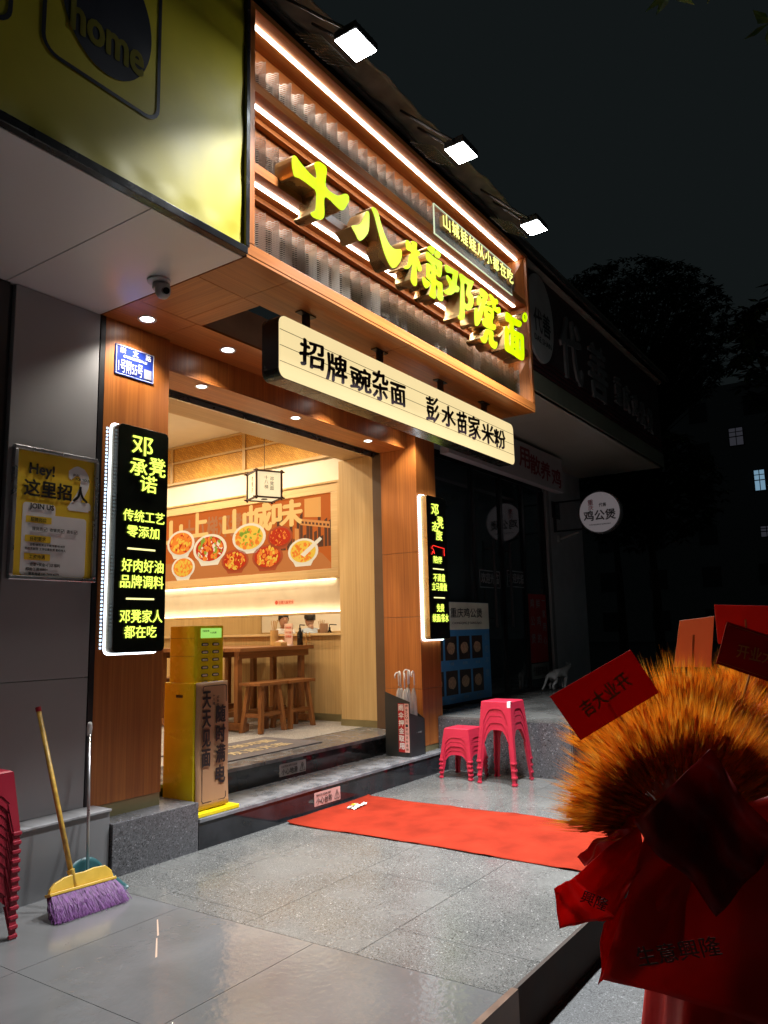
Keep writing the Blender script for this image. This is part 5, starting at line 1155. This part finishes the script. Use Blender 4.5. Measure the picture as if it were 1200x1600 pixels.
# ------------------------------------------------ flower baskets in the foreground
wh=None
def wheatmat():
    m,t_,b=nodes('dyed_wheat'); 
    at_=N(t_,'ShaderNodeTexNoise'); at_.inputs['Scale'].default_value=38; t_.links.new(coords(t_,(1,1,1)),at_.inputs[0])
    c=ramp(t_,at_.outputs[0],[(.3,(.90,.22,.008)),(.55,(1,.40,.02)),(.75,(1,.62,.10))])
    t_.links.new(c,b.inputs['Base Color']); b.inputs['Roughness'].default_value=.55
    tr=N(t_,'ShaderNodeBsdfTranslucent'); t_.links.new(c,tr.inputs[0]); mx=N(t_,'ShaderNodeMixShader'); mx.inputs[0].default_value=.6
    t_.links.new(b.outputs[0],mx.inputs[1]); t_.links.new(tr.outputs[0],mx.inputs[2]); t_.links.new(mx.outputs[0],t_.nodes['Material Output'].inputs[0]); return m
wh=wheatmat()
def paper(name,col,tr_=.35,rough=.45):
    if name in MATS: return MATS[name]
    m,t_,b=nodes(name); b.inputs['Base Color'].default_value=(*col,1); b.inputs['Roughness'].default_value=rough
    tr=N(t_,'ShaderNodeBsdfTranslucent'); tr.inputs[0].default_value=(*col,1); mx=N(t_,'ShaderNodeMixShader'); mx.inputs[0].default_value=tr_
    n=N(t_,'ShaderNodeTexNoise'); n.inputs['Scale'].default_value=25; t_.links.new(coords(t_,(1,1,1)),n.inputs[0]); bump(t_,b,n.outputs[0],.3,.003)
    t_.links.new(b.outputs[0],mx.inputs[1]); t_.links.new(tr.outputs[0],mx.inputs[2]); t_.links.new(mx.outputs[0],t_.nodes['Material Output'].inputs[0]); MATS[name]=m; return m
redp=paper('red_paper',(.85,.03,.02),.5,.35); redc=paper('red_card',(.62,.022,.022),.45,.4)
fr_=(RV,UV,FV)
FH=Vector((FV.x,FV.y,0)).normalized(); RH=Vector((FH.y,-FH.x,0)); ZU=Vector((0,0,1))
def wheat(hub,rad,n,a0,a1,depth,seed,tilt=0.):
    rnd=random.Random(seed); mb=MB()
    for i in range(n):
        mb.m=0; a=R(a0)+(R(a1)-R(a0))*rnd.random(); dp=rnd.uniform(-1,1)*depth+tilt
        d=(RH*math.sin(a)+ZU*math.cos(a)*.97+FH*dp).normalized()
        L_=rad*rnd.uniform(.74,1.0)*(1-.10*abs(dp-tilt)/max(depth,.01)); tip=hub+d*L_+ZU*(-.03*rnd.random())
        e0=hub+d*(L_-.085)+Vector((rnd.gauss(0,.004),rnd.gauss(0,.004),rnd.gauss(0,.004))); st0=hub+d*.05
        sx=d.orthogonal().normalized(); sy=d.cross(sx); b0=len(mb.v)
        # stem
        mb.v+=[tuple(st0+sx*.0018),tuple(st0-sx*.0018),tuple(e0-sx*.0014),tuple(e0+sx*.0014)]; mb.f.append((b0,b0+1,b0+2,b0+3)); mb.mi.append(0)
        mb.m=1
        b0=len(mb.v); dd=(tip-e0)
        for k,(f,r) in enumerate(((0,.002),(.3,.0060),(.75,.0050),(1,.001))):
            for j in range(3):
                r*=1.0; q=j*2.094+k*.5; mb.v.append(tuple(e0+dd*f*.8+(sx*math.cos(q)+sy*math.sin(q))*r))
        for k in range(3):
            for j in range(3): mb.f.append((b0+k*3+j,b0+k*3+(j+1)%3,b0+k*3+3+(j+1)%3,b0+k*3+3+j)); mb.mi.append(1)
        mb.m=0
        for k in range(11):
            f=rnd.random()*.8; p=e0+dd*f; q=rnd.uniform(0,6.28); o_=(sx*math.cos(q)+sy*math.sin(q))
            e=p+d*rnd.uniform(.05,.085)+o_*rnd.uniform(.003,.013); b0=len(mb.v); w2=o_.cross(d)*.0006
            mb.v+=[tuple(p-w2),tuple(p+w2),tuple(e)]; mb.f.append((b0,b0+1,b0+2)); mb.mi.append(0)
    return mb
def ear_fan(parent,hub,*a):
    o=ob('wheat_fan',wheat(hub,*a),[wh,mat('wheat_ear',(.85,.20,.01),.6,var=.5,scale=40,bmp=0)],parent); o['kind']='stuff'; return o
def P3(px,py,d): return at(px,py,d)
b1=T('flower_basket','foreground congratulation basket of orange dyed wheat wrapped in dark red paper','flower basket')
hub=P3(1075,1300,1.78)
ear_fan(b1,hub,.315,1500,-84,62,.34,1)
hub2=P3(1080,1250,1.98)
ear_fan(b1,hub2,.36,1300,-62,66,.30,2)
ob('binding',MB().tube([hub-ZU*.10,hub-ZU*.02,hub+ZU*.05],[.05,.035,.06],16),redp,b1,smooth=True)
# draped paper skirt
rnd=random.Random(12)
cx0=hub+RH*.10+FH*.03
def skirt(a,s): return 1+.10*math.sin(7*a+1)*s+.06*math.sin(13*a+3*s)*s+.05*math.sin(3*a)*s
mb=MB().lathe([(.035,.02),(.06,-.03),(.10,-.10),(.15,-.22),(.185,-.34),(.20,-.46),(.205,-.56)],90,tuple(cx0),cap=False,fn=skirt)
ob('paper_skirt',mb,redp,b1,smooth=True,solid=.001)
# stand
beige=mat('beige_tub',(.42,.33,.17),.5,var=.08)
sc0=Vector((cx0.x,cx0.y,-.18))
h0_=cx0.z+.18
ob('stand',MB().lathe([(.15,0),(.15,.02),(.10,.15),(.085,.28),(.10,.40),(.15,h0_-.36),(.17,h0_-.22),(.12,h0_-.12)],40,tuple(sc0+RH*-.02)),beige,b1,smooth=True)
# paper sheets given by four corner rays (px,py,depth), curved
def sheet(name,cs,m,parent,bow=.03,nu=14,nv=14,ripple=.006,seed=0,**k):
    c=[P3(*q) for q in cs]; n=(c[1]-c[0]).cross(c[3]-c[0]).normalized(); rd=random.Random(seed); ph=rd.uniform(0,6)
    def f(u,v):
        p=c[0].lerp(c[1],u).lerp(c[3].lerp(c[2],u),v)
        return p+n*(bow*math.sin(math.pi*u)+ripple*math.sin(9*v+5*u+ph)+ripple*.6*math.sin(17*u+ph))
    return ob(name,MB().grid(f,nu,nv),m,parent,smooth=True,solid=.0008,**k)
sheet('ribbon',[(1000,1285,1.72),(1020,1325,1.66),(958,1436,1.57),(868,1390,1.57)],redp,b1,.03,seed=1)
sheet('ribbon',[(866,1388,1.565),(900,1372,1.55),(960,1432,1.545),(874,1452,1.56)],redp,b1,.004,ripple=.003,seed=2)
sheet('ribbon',[(945,1262,1.74),(1000,1285,1.70),(960,1300,1.74),(948,1285,1.76)],redp,b1,.02,seed=3)
sheet('ribbon',[(905,1345,1.72),(990,1290,1.70),(985,1330,1.74),(925,1362,1.78)],redp,b1,.02,seed=4)
wr1=sheet('wrap_sheet',[(1010,1300,1.66),(1240,1230,1.60),(1300,1640,1.45),(940,1530,1.58)],redp,b1,.05,20,24,.012,5)
wr2=sheet('wrap_sheet',[(940,1440,1.62),(1090,1330,1.64),(1060,1500,1.56),(935,1540,1.60)],redp,b1,.03,16,16,.01,6)
wr3=sheet('wrap_sheet',[(985,1290,1.64),(1108,1172,1.58),(1230,1330,1.52),(1120,1430,1.54)],paper('dark_red_wrap',(.40,.012,.012),.3),b1,.05,26,26,.022,7)
# gilt lettering on the sheets
def sheet_text(s,cs,gl,m,parent):
    c=[P3(*q) for q in cs]; u=(c[1]-c[0]); v=(c[0]-c[3]); 
    wdt=u.length; u=u.normalized(); n=u.cross(v).normalized(); v=n.cross(u)
    return text(parent,'lettering',[(s,(0,wdt,0,wdt/len(s)*.95))],(c[3],u,v),m,.0006,.01,keep=False)
gilt=mat('gilt_print',(.30,.16,.05),.5,.3,bmp=0)
dpr=mat('dark_print',(.06,.002,.003),.5,bmp=0)
sheet_text('生意興隆',[(1000,1480,1.40),(1130,1460,1.36),(1130,1500,1.36),(1000,1510,1.40)],None,mat('maroon_gilt',(.17,.05,.03),.5),wr1)
sheet_text('興隆',[(908,1392,1.535),(948,1408,1.535),(948,1424,1.535),(905,1408,1.535)],None,dpr,b1)
# second basket behind at the right
b2=T('flower_basket','second basket of orange dyed wheat partly cut off at the right edge behind the first','flower basket')
hub3=P3(1195,1200,2.25)
ear_fan(b2,hub3,.34,1100,-52,70,.3,3)
ob('binding',MB().tube([hub3-ZU*.12,hub3,hub3+ZU*.05],[.05,.035,.06],14),redp,b2,smooth=True)
ob('paper_skirt',MB().lathe([(.035,.02),(.06,-.03),(.11,-.12),(.17,-.30),(.21,-.50)],70,tuple(hub3),cap=False,fn=skirt),redp,b2,smooth=True,solid=.001)
sheet('wrap_sheet',[(1130,1170,2.15),(1210,1140,2.10),(1250,1290,2.05),(1180,1280,2.10)],redp,b2,.03,seed=9)
ob('stand',MB().lathe([(.15,0),(.15,.02),(.09,.2),(.09,.45),(.15,hub3.z+.18-.3)],30,(hub3.x,hub3.y,-.18)),beige,b2,smooth=True)
# greeting cards on sticks
def card(label,cs,m,stick,txt=None,flip=False,edge=None):
    c=[P3(*q) for q in cs]; t=T('greeting_card',label,'card')
    u=(c[1]-c[0]).normalized(); n=u.cross((c[0]-c[3]).normalized()).normalized(); v=n.cross(u)
    pts=[((q-c[0]).dot(u),(q-c[0]).dot(v)) for q in c]; pts=pts[::-1]
    cd=ob('card',MB().prism(pts,.0016,o=c[0],u=u,v=v),m,t)
    W=(c[1]-c[0]).length; Hh=(c[3]-c[0]).length
    mx=sum(p[0] for p in pts)/4; my=sum(p[1] for p in pts)/4
    if txt: text(t,'lettering',[(txt,(mx-W*.30,mx+W*.30,my-W*.085,my+W*.085))],(c[0],u,v),txt_m,.0005,.02,keep=False,flip=flip,tilt=R(6))
    if edge:
        mb=MB(); g=.006
        mb.prism([(g,-g),(W-g,-g),(W-g,-g-.0012),(g,-g-.0012)][::-1],.0005,o=c[0]+n*.001,u=u,v=v); mb.prism([(g,-Hh+g),(W-g,-Hh+g),(W-g,-Hh+g+.0012),(g,-Hh+g+.0012)],.0005,o=c[0]+n*.001,u=u,v=v)
        ob('border_print',mb,edge,t)
    a,b_=P3(*stick[0]),P3(*stick[1]); ob('stick',MB().tube([a,b_],.0028,6),mat('stick_wood',(.45,.28,.14),.6),t)
    return t
txt_m=mat('card_gold',(.48,.22,.06),.45,.3,bmp=0)
card('red card tilted on a stick left of the wheat, seen from behind',[(859,1088,1.80),(985,1015,1.82),(1030,1082,1.80),(907,1157,1.78)],redc,((945,1085,1.812),(1020,1190,1.84)),'开业大吉',True)
txt_m=mat('card_gold_bright',(.75,.45,.15),.4,.3,bmp=0)
card('dark red card with gold opening congratulation characters at the right edge',[(1136,971,1.95),(1262,1012,1.93),(1245,1080,1.92),(1119,1037,1.94)],paper('dark_red_card',(.42,.012,.016),.2,.4),((1176,1040,1.953),(1155,1110,1.97)),'开业大吉',False,txt_m)
card('pale salmon card back on a stick above the wheat',[(1062,970,2.12),(1116,963,2.10),(1111,1043,2.12),(1053,1042,2.14)],paper('salmon_card',(.80,.36,.20),.4),((1084,992,2.11),(1081,1075,2.11)))
card('bright red card back, largest, behind the gold lettered card',[(1116,945,2.36),(1262,948,2.34),(1262,1010,2.34),(1122,1006,2.36)],paper('rose_card',(.62,.05,.04),.3),((1165,968,2.345),(1168,1030,2.345)))
# ------------------------------------------------ trees, far building
lf=mat('leaf_green',(.05,.085,.02),.45,var=.4,scale=12); brk=mat('bark',(.05,.04,.03),.9,bmp=.6,var=.4)
def leaf(mb,p,d,l,w_,up):
    d=d.normalized(); s=d.cross(up).normalized()*w_; m_=p+d*l*.5+up*.004; e=p+d*l; b0=len(mb.v)
    mb.v+=[tuple(p),tuple(m_+s-up*.006),tuple(e),tuple(m_-s-up*.006),tuple(m_)]; mb.f+=[(b0,b0+1,b0+4),(b0+1,b0+2,b0+4),(b0+2,b0+3,b0+4),(b0+3,b0,b0+4)]; mb.mi+=[0]*4
def tree(label,base,h,crown,rad,n,seed,ll=.15,extra=()):
    rd=random.Random(seed); t=T('street_tree',label,'tree'); B0=Vector(base)
    ob('trunk',MB().tube([B0,B0+Vector((.05,.03,h*.5)),B0+Vector((0,.1,h))],[.16,.12,.07],12),brk,t,smooth=True)
    cc=Vector(crown); lm=MB(); bm_=MB()
    cl=[]
    while len(cl)<n:
        q=Vector((rd.uniform(-1,1),rd.uniform(-1,1),rd.uniform(-1,1)))
        if q.length<1 and rd.random()<.25+.75*q.length+.0*q.z and (math.sin(q.x*7+seed)+math.sin(q.y*8)+math.sin(q.z*9)>-1.1): cl.append(cc+Vector((q.x*rad*1.4,q.y*rad*1.4,q.z*rad*1.1)))
    cl+=[Vector(e) for e in extra]
    for i,c in enumerate(cl):
        if i%6==0 or i>=n: bm_.tube([B0+Vector((0,.1,h*.95)),(B0+Vector((0,.1,h))+c)/2+Vector((0,0,.2)),c],[.05,.025,.006],6)
        for k in range(7):
            a=2*math.pi*k/7+rd.random(); d=Vector((math.cos(a),math.sin(a),rd.uniform(-.9,.1)))
            leaf(lm,c,d,ll*rd.uniform(.8,1.2),ll*.17,Vector((0,0,1)))
    ob('limb',bm_,brk,t,smooth=True); o=ob('crown',lm,lf,t); o['kind']='stuff'
    return t
tree('leafy street tree whose drooping leaf clusters hang in at the top right corner',(6.0,-2.2,-.18),4.6,(6.2,-2.6,6.4),1.3,700,4,.20,[tuple(at(1050,-18,5.0)),tuple(at(1202,36,5.2)),tuple(at(1115,-40,5.1)),tuple(at(1240,20,5.2))])
tree('dark street tree beyond the shops at the right',(16,-.6,-.18),5,(16,-.3,6.3),2.0,1500,5,.30)
tree('big dark street tree across the view behind the round sign',tuple(at(975,1000,26))[:2]+(-.18,),6,tuple(at(980,540,26)),2.5,4200,8,.20)
tree('dark street tree far down the road at the right edge',(24,6.4,-.18),5,(24,6.6,5.4),1.7,1100,6,.30)
fb=T('apartment_block','unlit apartment block far down the street with a few lit windows','building')
ob('wall',MB().box(66,80,-14,36,-.3,20.5),mat('far_wall',(.22,.22,.22),.9),fb)
wl_=emis('window_lit_cool',(.35,.62,.85),.42); wd_=emis('window_lit_dim',(.6,.6,.75),.035); wk=mat('window_dark',(.01,.01,.012),.2)
lit=[(onX(1187,750,65.9),wl_,.36,.80),(onX(1150,682,65.9),wd_,.5,.7),(onX(1198,830,65.9),wd_,.4,.4)]
for q,m,a,b_ in lit:
    w_=ob('window',MB().box(65.93,65.99,q.y-a-.06,q.y+a+.06,q.z-b_-.06,q.z+b_+.06),wk,fb); ob('pane',MB().box(65.90,65.925,q.y-a,q.y+a,q.z-b_,q.z+b_),m,w_)
    ob('bar',MB().box(65.88,65.895,q.y-.03,q.y+.03,q.z-b_,q.z+b_).box(65.88,65.895,q.y-a,q.y+a,q.z-.04,q.z+.04).box(65.88,65.895,q.y-a,q.y+a,q.z+b_*.5,q.z+b_*.5+.06),wk,w_)
for i in range(11):
    for j in range(9):
        y=-12+i*4.2; z=1.5+j*3.4
        if z>19: continue
        if any(abs(q.y-y)<1.8 and abs(q.z-z)<2.2 for q,_,_,_ in lit): continue
        ob('window',MB().box(65.93,65.99,y-.7,y+.7,z-.8,z+.8),wk,fb)
# tag on the tall stool
for o in list(C.objects):
    if o.get('label','').startswith('tall red plastic stool, topmost'):
        tg=MB().box(-.129,-.10,-.135,-.105,.4865,.4875).hexa([(-.1345,-.135,.44),(-.1345,-.105,.44),(-.1335,-.105,.44),(-.1335,-.135,.44)],[(-.1300,-.135,.4855),(-.1300,-.105,.4855),(-.129,-.105,.4855),(-.129,-.135,.4855)])
        x=link('price_tag',mesh_of('price_tag',tg,white_p)); x.parent=o; x.location=(0,0,0)
# ------------------------------------------------ put each root at the base of its thing
bpy.context.view_layer.update()
def desc(o):
    for c in CH.get(o.name,[]): 
        yield c; yield from desc(c)
CH={}
for o in C.objects:
    if o.parent: CH.setdefault(o.parent.name,[]).append(o)
for o in list(C.objects):
    if o.parent is None and o.type=='EMPTY' and o.location.length<1e-6 and abs(o.rotation_euler.z)<1e-6:
        lo=Vector((1e9,)*3); hi=Vector((-1e9,)*3)
        for c in desc(o):
            if c.type=='MESH':
                for b_ in c.bound_box:
                    p=c.matrix_world@Vector(b_)
                    for k in range(3): lo[k]=min(lo[k],p[k]); hi[k]=max(hi[k],p[k])
        if lo.x>1e8: continue
        nl=Vector(((lo.x+hi.x)/2,(lo.y+hi.y)/2,lo.z)); o.location=nl
        for c in CH.get(o.name,[]): c.location-=nl
